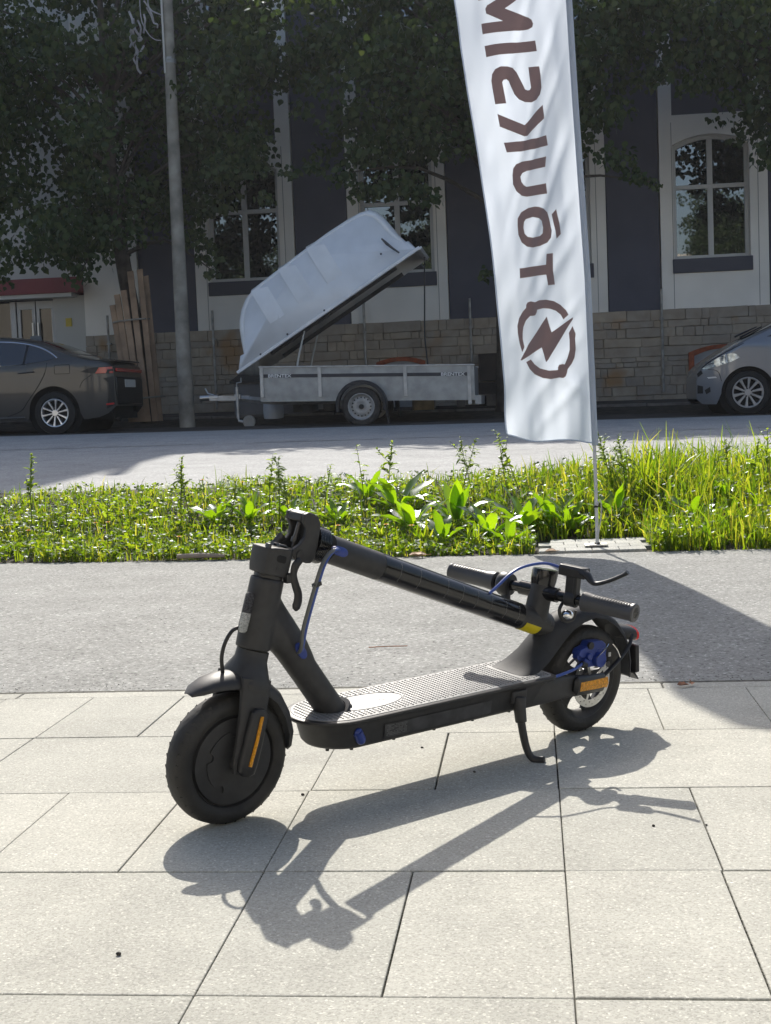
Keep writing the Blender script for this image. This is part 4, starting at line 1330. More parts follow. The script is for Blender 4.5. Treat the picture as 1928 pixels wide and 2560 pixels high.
# ------------------------------------------------------------------ street things
m_conc = M('grey_pole_concrete', (0.265, 0.25, 0.215), 0.9, var=0.32, scale=4, bump=0.3, bscale=50)
m_white = bpy.data.materials['white_shop_wall']
PO = (-5.37, 21.0, road_z(-5.4, 21))
po = thing('utility_pole', 'tall tapering grey concrete pole standing between the board-clad tree and the trailer', 'pole', PO)
mb = MB()
mb.tube([(-5.37, 21, 0.3), (-5.375, 21, 2.5), (-5.365, 21, 5.0), (-5.35, 21, 7.1), (-5.34, 21, 9.5)], [0.128, 0.108, 0.091, 0.078, 0.065], 20)
mb.build('shaft', m_conc, po, org=PO)
mb = MB()
mb.tube([(-5.42, 20.915, 5.93), (-5.425, 20.925, 9.4)], 0.016, 8)
mb.build('conduit', m_white, po, org=PO)
mb = MB()
mb.lathe([(0.084, -0.03), (0.094, -0.03), (0.094, 0.03), (0.084, 0.03)], (-5.356, 21, 6.12), (0, 0, 1), 20, True)
mb.box((-5.34, 20.89, 6.15), (0.075, 0.02, 0.035))
mb.build('steel_band', m_alum, po, org=PO)
fc = MB()
for k in range(12):
    x, z = -5.62 - 0.33 * rnd.random(), 6.35 + 0.75 * rnd.random()
    pts = [(x, 20.9 + 0.1 * rnd.random(), z)]
    for j in range(4):
        pts.append((pts[-1][0] + rnd.uniform(-0.07, 0.07), 20.9 + 0.12 * rnd.random(), pts[-1][2] - rnd.uniform(0.02, 0.16)))
    fc.tube(pts, 0.011 + 0.008 * rnd.random(), 6, sub=3)
fc.tube([(-5.45, 20.9, 6.42), (-5.55, 20.9, 6.44), (-5.66, 20.9, 6.55), (-5.75, 20.9, 6.8), (-5.72, 20.92, 7.3), (-5.45, 20.95, 7.9)], 0.008, 6, sub=4)
fc.tube([(-5.43, 20.9, 6.8), (-5.6, 20.9, 6.9), (-5.62, 20.9, 7.1), (-5.5, 20.9, 7.6)], 0.012, 6, sub=4)
tag(fc.build('cable_bundle', M('weathered_cable', (0.34, 0.34, 0.36), 0.6, var=0.3, scale=9), loc=(0, 0, 0)), 'tangle of pale frayed cable ends hanging beside the top of the concrete pole', 'cable')

# planks strapped round the tree
GO = (-6.25, 21.75, road_z(-6, 21.7))
m_plank = M('raw_pine_plank', (0.31, 0.215, 0.145), 0.85, var=0.3, scale=3.5, bump=0.3, bscale=20)
tg = thing('tree_guard', 'upright raw wooden planks strapped round the leaning street tree trunk', 'tree guard', GO)
for (xb, xt, zt_, yb, w_) in ((-6.46, -6.69, 2.50, 21.62, 0.095), (-6.365, -6.585, 2.66, 21.56, 0.10), (-6.265, -6.465, 2.72, 21.53, 0.10), (-6.165, -6.34, 3.02, 21.54, 0.10), (-6.06, -6.20, 3.05, 21.60, 0.095), (-6.00, -6.13, 2.95, 21.70, 0.08)):
    mb = MB()
    zb = 0.60
    mb.loft([[V((xb - w_ / 2, yb, zb)), V((xb + w_ / 2, yb, zb)), V((xb + w_ / 2, yb + 0.035, zb)), V((xb - w_ / 2, yb + 0.035, zb))],
             [V((xt - w_ / 2, yb + 0.05, zt_)), V((xt + w_ / 2, yb + 0.05, zt_ + 0.01)), V((xt + w_ / 2, yb + 0.085, zt_ + 0.01)), V((xt - w_ / 2, yb + 0.085, zt_))]])
    mb.build('plank', m_plank, tg, org=GO, smooth=False, bevel=0.005)
for z, c in ((2.24, -6.40), (0.98, -6.235)):
    mb = MB()
    ring = [V((c + 0.305 * math.cos(q), 21.76 + 0.255 * math.sin(q), z + 0.02 * math.cos(q))) for q in (2 * PI * k / 32 for k in range(33))]
    mb.tube(ring, 0.016, 6, caps=False, flat=(1, 1))
    mb.build('strap', m_conc, tg, org=GO)

def car_wheel(parent, c, R, rr_, wd_, nsp, spw, m_rim, dirx=1, org=(0, 0, 0), style=0):
    w = thing('wheel', None, None, V(c) - V(org))
    w.parent = parent
    C0 = V((0, 0, 0))
    mb = MB()
    mb.lathe([(rr_, -wd_ / 2 + 0.01), (rr_ + 0.02, -wd_ / 2), (R - 0.035, -wd_ / 2), (R - 0.012, -wd_ / 2 + 0.015), (R, -wd_ / 2 + 0.05), (R, wd_ / 2 - 0.05), (R - 0.012, wd_ / 2 - 0.015), (rr_ + 0.02, wd_ / 2), (rr_, wd_ / 2 - 0.01)], C0, (0, -1, 0), 64)
    mb.build('tyre', m_cartyre, w)
    f = wd_ / 2
    mb = MB()
    mb.lathe([(rr_ + 0.004, f - 0.02), (rr_ - 0.004, f - 0.004), (rr_ - 0.02, f - 0.008), (rr_ - 0.026, f - 0.05), (rr_ - 0.03, -f)], C0, (0, -1, 0), 64)
    mb.lathe([(0, f - 0.020), (0.045, f - 0.020), (0.055, f - 0.03), (0.06, f - 0.06)], C0, (0, -1, 0), 32)
    for k in range(nsp):
        q = 2 * PI * k / nsp + 0.2
        d, t = V((math.cos(q), 0, math.sin(q))), V((-math.sin(q), 0, math.cos(q)))
        rings = []
        for r, hw, dp in ((0.04, spw * 0.62, f - 0.026), (rr_ * 0.55, spw * 0.66, f - 0.022), (rr_ * 0.8, spw * 0.9, f - 0.014), (rr_ - 0.012, spw * 1.25, f - 0.012)):
            rings.append([d * r + t * a * hw + V((0, -(dp + b), 0)) for a, b in ((-1, -0.03), (1, -0.03), (0.75, 0.0), (-0.75, 0.0))])
        mb.loft(rings)
    rim = mb.build('rim', m_rim, w, bevel=0.003)
    mb = MB()
    mb.lathe([(0, f - 0.075), (rr_ - 0.026, f - 0.075)], C0, (0, -1, 0), 40)
    mb.build('brake_backing', m_wheeldark, w)
    mb = MB()
    for k in range(5):
        q = 2 * PI * k / 5 + 0.5
        mb = MB().cyl((math.cos(q) * 0.055, -f + 0.025, math.sin(q) * 0.055), (math.cos(q) * 0.055, -f + 0.016, math.sin(q) * 0.055), 0.010, n=10)
        mb.build('wheel_bolt', m_wheeldark, w)
    return w
m_cartyre = M('car_tyre', (0.014, 0.014, 0.014), 0.8, var=0.3, scale=10)
m_wheeldark = M('dark_wheel_inside', (0.02, 0.02, 0.02), 0.7)
m_alloy = M('silver_alloy', (0.62, 0.63, 0.65), 0.28, metal=0.85)
m_alloy2 = M('grey_alloy', (0.36, 0.35, 0.34), 0.45, metal=0.4)
m_carglass = M('car_glass', (0.006, 0.008, 0.010), 0.03, ior=1.8, spec=0.7)
m_trim = M('black_car_trim', (0.012, 0.012, 0.013), 0.35)
m_liner = M('wheel_arch_liner', (0.006, 0.006, 0.006), 0.9)
m_shut = M('panel_gap', (0.004, 0.004, 0.004), 0.8)

class Car:
    def __init__(s, root, org, yc, zb, zt, W, belt, tum, ends, arches, mat):
        s.root, s.org, s.yc, s.W, s.belt, s.tum, s.ends, s.arches = root, org, yc, W, belt, tum, ends, arches
        s.zb_, s.zt_ = sorted(zb), sorted(zt)
        xs = sorted(set([round(v, 4) for v in lin(s.zt_[0][0], s.zt_[-1][0], 60)] + [round(xc + r * math.cos(a), 4) for xc, zc, r in arches for a in lin(0, PI, 25)] + [round(q[0], 4) for q in s.zt_]))
        mb = MB()
        rings = []
        for x in xs:
            b, t = s.zbf(x), s.ztf(x)
            half = []
            zs = t - 0.055
            for j in range(11):
                z = b + (zs - b) * j / 10
                half.append((s.w(x, z), z))
            w1 = s.w(x, zs)
            half += [(w1 - 0.012, t - 0.028), (w1 - 0.035, t - 0.010), (w1 - 0.085, t - 0.001), (w1 * 0.5, t + 0.015), (0, t + 0.02)]
            ring = [V((x, yc - y, z)) for y, z in half] + [V((x, yc + y, z)) for y, z in half[-2::-1]]
            rings.append(ring)
        mb.loft(rings, caps=False, closed=False)
        n = len(rings[0])
        for rg in (rings[0], rings[-1]):                       # close the ends
            mb.add(rg, [(i, i + 1, n - 2 - i, n - 1 - i) for i in range(n // 2 - 1)] + [(n // 2 - 1, n // 2, n // 2 + 1)])
        s.body = mb.build('body', mat, root, org=org, ang=28)
        mb = MB()
        x0, x1 = xs[0] + 0.12, xs[-1] - 0.12
        zz = min(q[1] for q in zb) + 0.02
        mb.box(((x0 + x1) / 2, yc, zz + 0.16), (x1 - x0, s.W * 1.3, 0.30))
        for xc, zc, r in arches:
            mb.tube([(xc, yc - W + 0.09, zc), (xc, yc + W - 0.09, zc)], r + 0.03, 24)
        mb.build('underbody', m_liner, root, org=org)
    def cur(s, t, x):
        return float(np.interp(x, [q[0] for q in t], [q[1] for q in t]))
    def ztf(s, x):
        return s.cur(s.zt_, x)
    def zbf(s, x):
        z = s.cur(s.zb_, x)
        for xc, zc, r in s.arches:
            if abs(x - xc) < r:
                z = max(z, zc + math.sqrt(r * r - (x - xc) ** 2))
        return min(z, s.ztf(x) - 0.15)
    def w(s, x, z):
        v = s.W
        mid = s.belt - 0.35
        v -= 0.05 * max(0, (mid - z)) ** 2 * 4
        if z > s.belt - 0.25:
            v -= 0.10 * (z - (s.belt - 0.25)) ** 2 if z < s.belt else 0.00625 + s.tum * (z - s.belt)
        for xe, L, k in s.ends:
            t = (L - abs(x - xe)) / L
            if t > 0:
                v -= k * t ** 2.2
        return max(0.05, v)
    def side(s, lift):
        return lambda u, v, d=0: V((u, s.yc - s.w(u, v) - lift - d, v))
    def decal(s, name, poly, mat, lift=0.005, parent=None):
        mb = MB()
        mb.decal(poly, s.side(lift), 0.08, 0.08)
        return mb.build(name, mat, parent or s.root, org=s.org, recalc=False, ang=60)
    def line(s, name, pts, r, mat, lift=0.0, parent=None, sub=4):
        mb = MB()
        f = s.side(lift)
        mb.tube([f(u, v) for u, v in pts], r, 6, sub=sub)
        return mb.build(name, mat, parent or s.root, org=s.org)

# left: taupe sedan, tail towards the trailer
SO_ = (-8.0, 20.4, 0.48)
m_taupe = M('taupe_metallic_paint', (0.055, 0.053, 0.049), 0.34, metal=0.3, coat=0.7, spec=0.5)
sed = thing('parked_car', 'taupe grey sedan parked tail towards the concrete pole at the left edge', 'car', SO_)
ca = Car(sed, SO_, 20.4,
         [(-10.6, 0.78), (-10.4, 0.70), (-9.0, 0.69), (-7.5, 0.69), (-6.5, 0.68), (-6.3, 0.71), (-6.2, 0.76), (-6.1, 0.86)],
         [(-10.6, 1.10), (-10.5, 1.24), (-10.2, 1.38), (-9.6, 1.53), (-9.25, 1.74), (-8.9, 1.89), (-8.5, 1.955), (-8.1, 1.96), (-7.7, 1.935), (-7.43, 1.895), (-7.25, 1.855), (-6.95, 1.73), (-6.68, 1.63), (-6.45, 1.57), (-6.2, 1.52), (-6.12, 1.46), (-6.1, 1.30)],
         0.89, 1.52, 0.50, [(-6.1, 0.42, 0.17), (-10.6, 0.5, 0.3)], [(-6.99, 0.80, 0.385), (-9.68, 0.80, 0.385)], m_taupe)
for x in (-6.99, -9.68):
    car_wheel(sed, (x, 19.63, 0.79), 0.318, 0.212, 0.21, 10, 0.020, m_alloy, org=SO_)
    car_wheel(sed, (x, 21.17, 0.79), 0.318, 0.212, 0.21, 10, 0.020, m_alloy, org=SO_)
g = ca.decal('side_window', [(-9.12, 1.50), (-8.86, 1.70), (-8.5, 1.82), (-8.1, 1.862), (-7.75, 1.855), (-7.45, 1.82), (-7.2, 1.755), (-7.02, 1.665), (-6.93, 1.60), (-7.05, 1.565), (-7.4, 1.525), (-7.77, 1.505)], m_carglass)
ca.line('window_trim', [(-8.9, 1.69), (-8.5, 1.835), (-8.1, 1.875), (-7.75, 1.868), (-7.45, 1.832), (-7.2, 1.767), (-7.02, 1.677), (-6.91, 1.592)], 0.011, m_chrome, 0.004, g)
ca.decal('window_pillar', [(-7.435, 1.53), (-7.40, 1.53), (-7.365, 1.80), (-7.40, 1.81)], m_trim, 0.009, g)
ca.decal('window_pillar', [(-8.36, 1.51), (-8.28, 1.51), (-8.28, 1.85), (-8.36, 1.85)], m_trim, 0.009, g)
tlp = ca.decal('tail_lamp', [(-6.56, 1.375), (-6.45, 1.42), (-6.3, 1.44), (-6.112, 1.45), (-6.105, 1.34), (-6.3, 1.338)], m_trim, 0.006)
m_tail = M('tail_lamp_red', (0.50, 0.03, 0.025), 0.15, coat=1)
ca.decal('red_lens', [(-6.34, 1.345), (-6.29, 1.43), (-6.12, 1.44), (-6.115, 1.405), (-6.18, 1.40), (-6.20, 1.345)], m_tail, 0.010, tlp)
ca.decal('red_lens', [(-6.16, 1.345), (-6.15, 1.375), (-6.11, 1.375), (-6.11, 1.345)], m_tail, 0.010, tlp)
ca.decal('shaded_rear_corner', [(-6.24, 1.27), (-6.17, 1.20), (-6.19, 0.98), (-6.22, 0.82), (-6.11, 0.88), (-6.105, 1.30)], m_trim, 0.007)  # black patch, shade at the rear corner put into the colour
ca.decal('rear_reflector', [(-6.22, 0.875), (-6.12, 0.885), (-6.12, 0.91), (-6.22, 0.90)], m_tail, 0.011)
ca.line('door_handle', [(-7.50, 1.392), (-7.40, 1.400), (-7.26, 1.405)], 0.012, m_taupe, 0.022)
ca.line('fuel_flap', [(-6.94, 1.36), (-6.74, 1.36), (-6.72, 1.38), (-6.72, 1.48), (-6.75, 1.49), (-6.92, 1.49), (-6.95, 1.47), (-6.95, 1.37), (-6.94, 1.36)], 0.004, m_shut, 0.0, sub=2)
ca.line('door_gap', [(-7.06, 1.53), (-7.10, 1.38), (-7.22, 1.18), (-7.38, 0.98), (-7.50, 0.84), (-7.72, 0.76)], 0.005, m_shut, 0.0)
ca.line('door_gap', [(-8.32, 1.52), (-8.33, 1.1), (-8.30, 0.75)], 0.005, m_shut, 0.0)
ca.line('bumper_gap', [(-6.58, 1.15), (-6.53, 1.24), (-6.40, 1.325)], 0.004, m_shut, 0.0)
ca.line('sill_strip', [(-9.2, 0.735), (-8.4, 0.735), (-7.45, 0.735)], 0.022, m_taupe, 0.0)
mb = MB()                                               # sloping rear window, spoiler lip, exhaust, fin aerial
mb.loft([[V((x, 20.4 + y, ca.ztf(x) + 0.024 - 0.02 * abs(y / 0.55) ** 3)) for y in lin(-0.58, 0.58, 9)] for x in lin(-7.28, -6.70, 9)], caps=False, closed=False)
mb.build('rear_window', m_carglass, sed, org=SO_, recalc=False)
mb = MB()
mb.loft([[V((-6.34, 20.4 + y, 1.562)), V((-6.13, 20.4 + y, 1.552)), V((-6.09, 20.4 + y, 1.52)), V((-6.34, 20.4 + y, 1.53))] for y in lin(-0.66, 0.66, 7)])
mb.build('boot_spoiler', m_trim, sed, org=SO_)
mb = MB()
mb.loft([[V((-7.62 + dx, 20.4 + s * th, z)) for dx, s in ((0, 0), (0.07, 1), (0.18, 0), (0.07, -1))] for z, th in ((1.91, 0.03), (1.985, 0.01))])
mb.build('roof_fin', m_taupe, sed, org=SO_)
mb = MB()
mb.box((-6.32, 20.4, 0.72), (0.30, 1.2, 0.10))
mb.cyl((-6.4, 19.95, 0.67), (-6.12, 19.95, 0.66), 0.035, n=14)
mb.build('exhaust', m_liner, sed, org=SO_)
mb = MB()
mb.loft([[V((x, 20.4 + y, z)) for y, z in ((-0.64, 0.88), (0.64, 0.88), (0.66, 1.30), (-0.66, 1.30))] for x in (-6.16, -6.085)])
mb.build('shaded_rear_panel', m_trim, sed, org=SO_, bevel=0.02)  # black panel over the tail, the rear face's shade put into its colour
mb = MB()
mb.box((-6.088, 20.4, 1.395), (0.03, 1.30, 0.05))
mb.build('light_bar', m_tail, sed, org=SO_, bevel=0.006)
mb = MB()
mb.box((-6.079, 20.4, 1.20), (0.012, 0.52, 0.115))
mb.build('number_plate', m_white, sed, org=SO_, smooth=False)

# right: blue-grey people carrier, nose towards the trailer
HO = (4.2, 20.35, 0.38)
m_bluegrey = M('blue_grey_metallic_paint', (0.17, 0.185, 0.21), 0.30, metal=0.35, coat=1.0)
mpv = thing('parked_car', 'blue grey hatchback with a steep bonnet parked at the right edge', 'car', HO)
cb = Car(mpv, HO, 20.35,
         [(2.35, 0.62), (2.43, 0.545), (2.7, 0.54), (3.5, 0.56), (5.5, 0.56), (6.0, 0.58), (6.12, 0.66)],
         [(2.35, 0.94), (2.38, 1.03), (2.44, 1.09), (2.55, 1.17), (2.78, 1.31), (3.02, 1.44), (3.34, 1.575), (3.46, 1.63), (3.8, 1.81), (4.2, 1.94), (4.8, 1.985), (5.6, 1.95), (5.95, 1.78), (6.08, 1.4), (6.12, 1.1)],
         0.88, 1.36, 0.42, [(2.35, 0.50, 0.24), (6.12, 0.4, 0.2)], [(3.03, 0.69, 0.365), (5.55, 0.67, 0.365)], m_bluegrey)
for x, z in ((3.03, 0.69), (5.55, 0.668)):
    car_wheel(mpv, (x, 19.60, z), 0.31, 0.217, 0.205, 10, 0.026, m_alloy2, org=HO)
    car_wheel(mpv, (x, 21.10, z), 0.31, 0.217, 0.205, 10, 0.026, m_alloy2, org=HO)
m_lamp = M('headlamp_glass', (0.30, 0.36, 0.42), 0.06, metal=0.75, var=0.5, scale=14, coat=1.0)
cb.decal('headlight', [(2.415, 1.043), (2.51, 1.118), (2.62, 1.185), (2.718, 1.232), (2.80, 1.246), (2.87, 1.232), (2.918, 1.18), (2.80, 1.125), (2.62, 1.07), (2.46, 1.040)], m_lamp, 0.008)
mb = MB()                                               # dark bonnet top and windscreen as seen edge on
mb.loft([[V((x, 20.35 + y, cb.ztf(x) + 0.028 - 0.012 * abs(y / 0.6) ** 3)) for y in lin(-0.62, 0.62, 9)] for x in lin(3.02, 3.95, 9)], caps=False, closed=False)
mb.build('windscreen', m_carglass, mpv, org=HO, recalc=False)
mb = MB()
mb.tube([(3.0, 19.95, 1.475), (3.12, 20.0, 1.53), (3.35, 20.25, 1.625)], [0.016, 0.014, 0.01], 6)
mb.tube([(2.98, 20.3, 1.50), (3.12, 20.35, 1.56), (3.35, 20.7, 1.645)], [0.016, 0.014, 0.01], 6)
mb.build('wiper', m_trim, mpv, org=HO)
cb.decal('side_window', [(3.30, 1.455), (3.75, 1.46), (5.3, 1.50), (5.55, 1.62), (5.45, 1.80), (4.8, 1.86), (4.2, 1.82), (3.75, 1.66)], m_carglass, 0.006)
cb.decal('fog_lamp', [(2.45, 0.745), (2.52, 0.79), (2.525, 0.72), (2.47, 0.685)], m_trim, 0.006)
cb.decal('lower_grille', [(2.36, 0.82), (2.43, 0.80), (2.43, 0.70), (2.36, 0.70)], m_trim, 0.006)
cb.decal('bumper_strip', [(2.48, 0.925), (2.59, 0.93), (2.61, 0.91), (2.50, 0.905)], m_alloy, 0.008)
cb.decal('grille', [(2.355, 0.98), (2.41, 1.03), (2.43, 0.98), (2.37, 0.93)], m_trim, 0.008)
cb.line('bonnet_gap', [(2.42, 1.06), (2.55, 1.165), (2.75, 1.27), (2.98, 1.375)], 0.004, m_shut, 0.0)
cb.line('door_gap', [(3.62, 1.44), (3.60, 1.1), (3.56, 0.66)], 0.005, m_shut, 0.0)
cb.line('bumper_gap', [(2.50, 1.035), (2.62, 1.0), (2.67, 0.86)], 0.004, m_shut, 0.0)

# trailer with its tipped-up lid
TO = (-2.4, 20.75, 0.42)
m_galv = M('galvanised_sheet', (0.33, 0.35, 0.36), 0.42, metal=0.55, var=0.16, scale=7, detail=7)
m_galv2 = M('bright_galvanised', (0.46, 0.47, 0.47), 0.4, metal=0.5, var=0.15, scale=10)
m_strip = M('navy_strip', (0.028, 0.032, 0.045), 0.4)
m_fib = M('white_fibreglass', (0.72, 0.74, 0.755), 0.35, var=0.06, scale=3, coat=0.3)
m_fibin = M('raw_fibreglass_inside', (0.50, 0.48, 0.45), 0.8, var=0.2, scale=3)
m_guard = M('black_mudguard', (0.018, 0.019, 0.023), 0.5)
tr_ = thing('box_trailer', 'galvanised box trailer with its white ribbed lid tipped open across the street', 'trailer', TO)
SL = -0.031
tz = lambda x, z: 0.857 + SL * (x + 2.4) + z
def tpr(mb, x0, x1, z0, z1, y0, y1):
    mb.loft([[V((x, y0, tz(x, z0))), V((x, y1, tz(x, z0))), V((x, y1, tz(x, z1))), V((x, y0, tz(x, z1)))] for x in (x0, x1)])
XL, XR, YN, YF = -3.985, -0.80, 20.0, 21.5
H_ = 0.455
mb = MB()
tpr(mb, XL, XR, 0.0, H_ - 0.02, YN + 0.012, YN + 0.032)
tpr(mb, XL, XR, 0.0, H_ - 0.02, YF - 0.032, YF - 0.012)
tpr(mb, XL, XL + 0.02, 0.0, H_ - 0.02, YN + 0.032, YF - 0.032)
tpr(mb, XR - 0.02, XR, 0.0, H_ - 0.02, YN + 0.032, YF - 0.032)
mb.build('side_panel', m_galv, tr_, org=TO, smooth=False)
mb = MB()
tpr(mb, XL + 0.02, XR - 0.02, 0.0, 0.02, YN + 0.032, YF - 0.032)
tpr(mb, XL, XR, -0.07, 0.055, YN + 0.02, YN + 0.065)
tpr(mb, XL, XR, -0.07, -0.002, YF - 0.065, YF - 0.02)
mb.build('floor', m_galv, tr_, org=TO, smooth=False)
mb = MB()
tpr(mb, XL - 0.01, XR + 0.01, H_ - 0.022, H_, YN - 0.012, YN + 0.04)
tpr(mb, XL - 0.01, XR + 0.01, H_ - 0.022, H_, YF - 0.04, YF + 0.012)
mb.build('top_rail', m_galv2, tr_, org=TO, smooth=False, bevel=0.004)
for x in (XL + 0.03, -3.085, -1.815, -0.875):
    mb = MB()
    lo = -0.13 if x > -0.9 else -0.005
    tpr(mb, x - 0.026, x + 0.026, lo, H_ - 0.024, YN - 0.014, YN + 0.012)
    mb.build('post', m_galv2, tr_, org=TO, smooth=False, bevel=0.004)
for x0, x1 in ((XL + 0.058, -3.113), (-3.057, -1.843), (-1.787, -0.903)):
    mb = MB()
    tpr(mb, x0, x1, 0.285, 0.335, YN + 0.004, YN + 0.0115)
    mb.build('stripe', m_strip, tr_, org=TO, smooth=False)
def text_mesh(body, size, mat, name, parent, M4, bold=0.02):
    cu = bpy.data.curves.new('t', 'FONT')
    cu.body, cu.size, cu.offset, cu.extrude = body, size, bold * size, 0.0008
    ob = bpy.data.objects.new('t', cu)
    COL.objects.link(ob)
    dg = bpy.context.evaluated_depsgraph_get()
    me = bpy.data.meshes.new_from_object(ob.evaluated_get(dg))
    bpy.data.objects.remove(ob)
    bpy.data.curves.remove(cu)
    me.transform(M4)
    me.materials.clear()
    me.materials.append(mat)
    o = bpy.data.objects.new(name, me)
    COL.objects.link(o)
    o.parent = parent
    return o
m_letter = M('white_lettering', (0.80, 0.81, 0.80), 0.5)
for x in (-3.86, -1.29):
    M4 = Matrix.Translation(V((x, YN + 0.0025, tz(x, 0.2885))) - V(TO)) @ Euler((PI / 2, 0, 0)).to_matrix().to_4x4() @ Matrix.Rotation(SL, 4, 'Z') @ Matrix.Diagonal((1.28, 1, 1, 1))
    text_mesh('BRENTEX', 0.064, m_letter, 'lettering', tr_, M4)
# axle, wheels, mudguards
for yy, s in ((19.86, 1), (21.64, -1)):
    w = thing('wheel', None, None, V((-2.455, yy, 0.705)) - V(TO))
    w.parent = tr_
    R_, r_ = 0.288, 0.195
    mb = MB()
    mb.lathe([(r_, -0.07), (r_ + 0.02, -0.085), (R_ - 0.03, -0.085), (R_ - 0.005, -0.065), (R_, -0.04), (R_, 0.04), (R_ - 0.005, 0.065), (R_ - 0.03, 0.085), (r_ + 0.02, 0.085), (r_, 0.07)], (0, 0, 0), (0, -1, 0), 56)
    mb.build('tyre', M('dusty_tyre', (0.05, 0.046, 0.042), 0.9, var=0.3, scale=9), w)
    mb = MB()
    mb.lathe([(r_ + 0.004, 0.075), (r_ - 0.006, 0.082), (r_ - 0.02, 0.072), (r_ - 0.03, 0.045), (r_ - 0.045, 0.035), (0.115, 0.050), (0.075, 0.052), (0.06, 0.044), (0.0, 0.044)], (0, 0, 0), (0, -1, 0), 56)
    rim = mb.build('rim', M('dusty_silver_steel', (0.42, 0.41, 0.39), 0.5, metal=0.3, var=0.2, scale=10), w)
    mb = MB()
    for k in range(16):
        q = 2 * PI * k / 16
        mb.cyl((math.cos(q) * 0.137, -0.046, math.sin(q) * 0.137), (math.cos(q) * 0.137, -0.0485, math.sin(q) * 0.137), 0.012, n=8)
    mb.cyl((0, -0.03, 0), (0, -0.085, 0), 0.036, n=16)
    mb.build('hub', m_wheeldark, w)
    mb = MB()
    rings = []
    for k in range(25):
        q = math.radians(-12 + 204 * k / 24)
        c = V((-2.455 + 0.372 * math.cos(q), 0, 0.712 + 0.372 * math.sin(q)))
        d = V((math.cos(q), 0, math.sin(q)))
        rings.append([c + d * h + V((0, yy + y, 0)) for y, h in ((-0.12, -0.045), (-0.12, -0.008), (-0.10, 0.008), (0.10, 0.008), (0.12, -0.008), (0.12, -0.03), (0.105, -0.012), (0.09, -0.006), (-0.09, -0.006), (-0.105, -0.012), (-0.108, -0.045))])
    mb.loft(rings)
    mg = mb.build('mudguard', m_guard, tr_, org=TO)
    mb = MB()
    mb.box((-2.075, yy, 0.55), (0.018, 0.21, 0.20), (0, -0.15, 0))
    mb.build('mud_flap', m_guard, mg, org=TO, smooth=False)
mb = MB()
mb.box((-2.455, 20.75, 0.705), (0.08, 1.6, 0.08))
mb.box((-2.455, 20.18, 0.80), (0.25, 0.06, 0.12))
mb.build('axle', m_wheeldark, tr_, org=TO, smooth=False)
mb = MB()
mb.tube([(-2.6, 20.62, 0.80), (-3.9, 20.62, 0.83), (-4.45, 20.68, 0.905)], 0.045, 4)
mb.tube([(-2.6, 20.88, 0.80), (-3.9, 20.88, 0.83), (-4.45, 20.82, 0.905)], 0.045, 4)
mb.box((-4.62, 20.75, 0.915), (0.62, 0.09, 0.075), (0, 0.03, 0))
mb.build('drawbar', m_galv2, tr_, org=TO, smooth=False)
mb = MB()
mb.tube([(-4.80, 20.75, 0.93), (-4.98, 20.75, 0.935), (-5.08, 20.75, 0.93)], [0.05, 0.045, 0.05], 12)
mb.tube([(-4.86, 20.75, 0.97), (-4.96, 20.75, 1.0), (-5.0, 20.75, 1.08)], 0.014, 8)
mb.build('coupling', m_steel, tr_, org=TO)
mb = MB()
mb.cyl((-4.47, 20.62, 0.60), (-4.47, 20.62, 1.08), 0.026, n=12)
mb.box((-4.47, 20.66, 0.93), (0.09, 0.10, 0.075))
mb.tube([(-4.47, 20.62, 1.08), (-4.47, 20.62, 1.14), (-4.40, 20.62, 1.15), (-4.40, 20.62, 1.22)], 0.010, 8)
mb.tube([(-4.47, 20.62, 0.62), (-4.46, 20.62, 0.56), (-4.31, 20.62, 0.525)], 0.022, 8)
jk = mb.build('jockey_stand', m_galv2, tr_, org=TO)
mb = MB()
mb.lathe([(0.0, -0.025), (0.055, -0.025), (0.065, -0.03), (0.092, -0.026), (0.10, -0.012), (0.10, 0.012), (0.092, 0.026), (0.065, 0.03), (0.055, 0.025), (0, 0.025)], (-4.30, 20.62, 0.54), (0, 1, 0), 32)
mb.build('jockey_wheel', M('pale_jockey_rubber', (0.30, 0.29, 0.27), 0.7), jk, org=TO)
mb = MB()
tpr(mb, XR, XR + 0.09, -0.13, 0.0, YN + 0.01, YF)
mb.build('tail_light_bar', m_galv, tr_, org=TO, smooth=False)
# lid
LP = [(-4.31, 1.26), (-4.295, 1.52), (-4.235, 1.545), (-4.28, 1.78), (-4.30, 1.92), (-4.30, 2.05), (-4.265, 2.22), (-4.19, 2.39), (-4.09, 2.50), (-3.97, 2.60), (-3.35, 3.02), (-2.90, 3.31), (-2.61, 3.475), (-2.40, 3.575), (-2.27, 3.60), (-2.16, 3.56), (-2.05, 3.46), (-1.93, 3.31), (-1.84, 3.19), (-1.73, 3.085), (-1.70, 3.10), (-1.58, 2.97), (-1.52, 2.965)]
lb0, lb1 = V((LP[0][0], LP[0][1])), V((LP[-1][0], LP[-1][1]))
cen = V((-2.95, 2.35))
li = MB()
rings = []
for y, k in ((20.02, 0.935), (20.04, 0.965), (20.09, 0.99), (20.18, 1.0), (21.32, 1.0), (21.41, 0.99), (21.46, 0.965), (21.48, 0.935)):
    ring = []
    for i, (u, v) in enumerate(LP):
        p = V((u, v))
        # pull in only the roof side, keep the rim line
        rim = (lb1 - lb0).normalized()
        nrm = V((-rim.y, rim.x))
        h = (p - lb0).dot(nrm)
        a = (p - lb0).dot(rim)
        L_ = (lb1 - lb0).length
        kk = 1 - (1 - k) * min(1, h / 0.5)
        h2 = h * kk
        a2 = L_ / 2 + (a - L_ / 2) * kk
        q = lb0 + rim * a2 + nrm * h2
        fl_ = 0.13 * min(1.0, max(0.0, h) / 1.0)
        ring.append(V((q.x, y + (fl_ if y < 20.75 else -fl_), q.y)))
    rings.append(ring)
li.loft(rings, caps=False, closed=False)
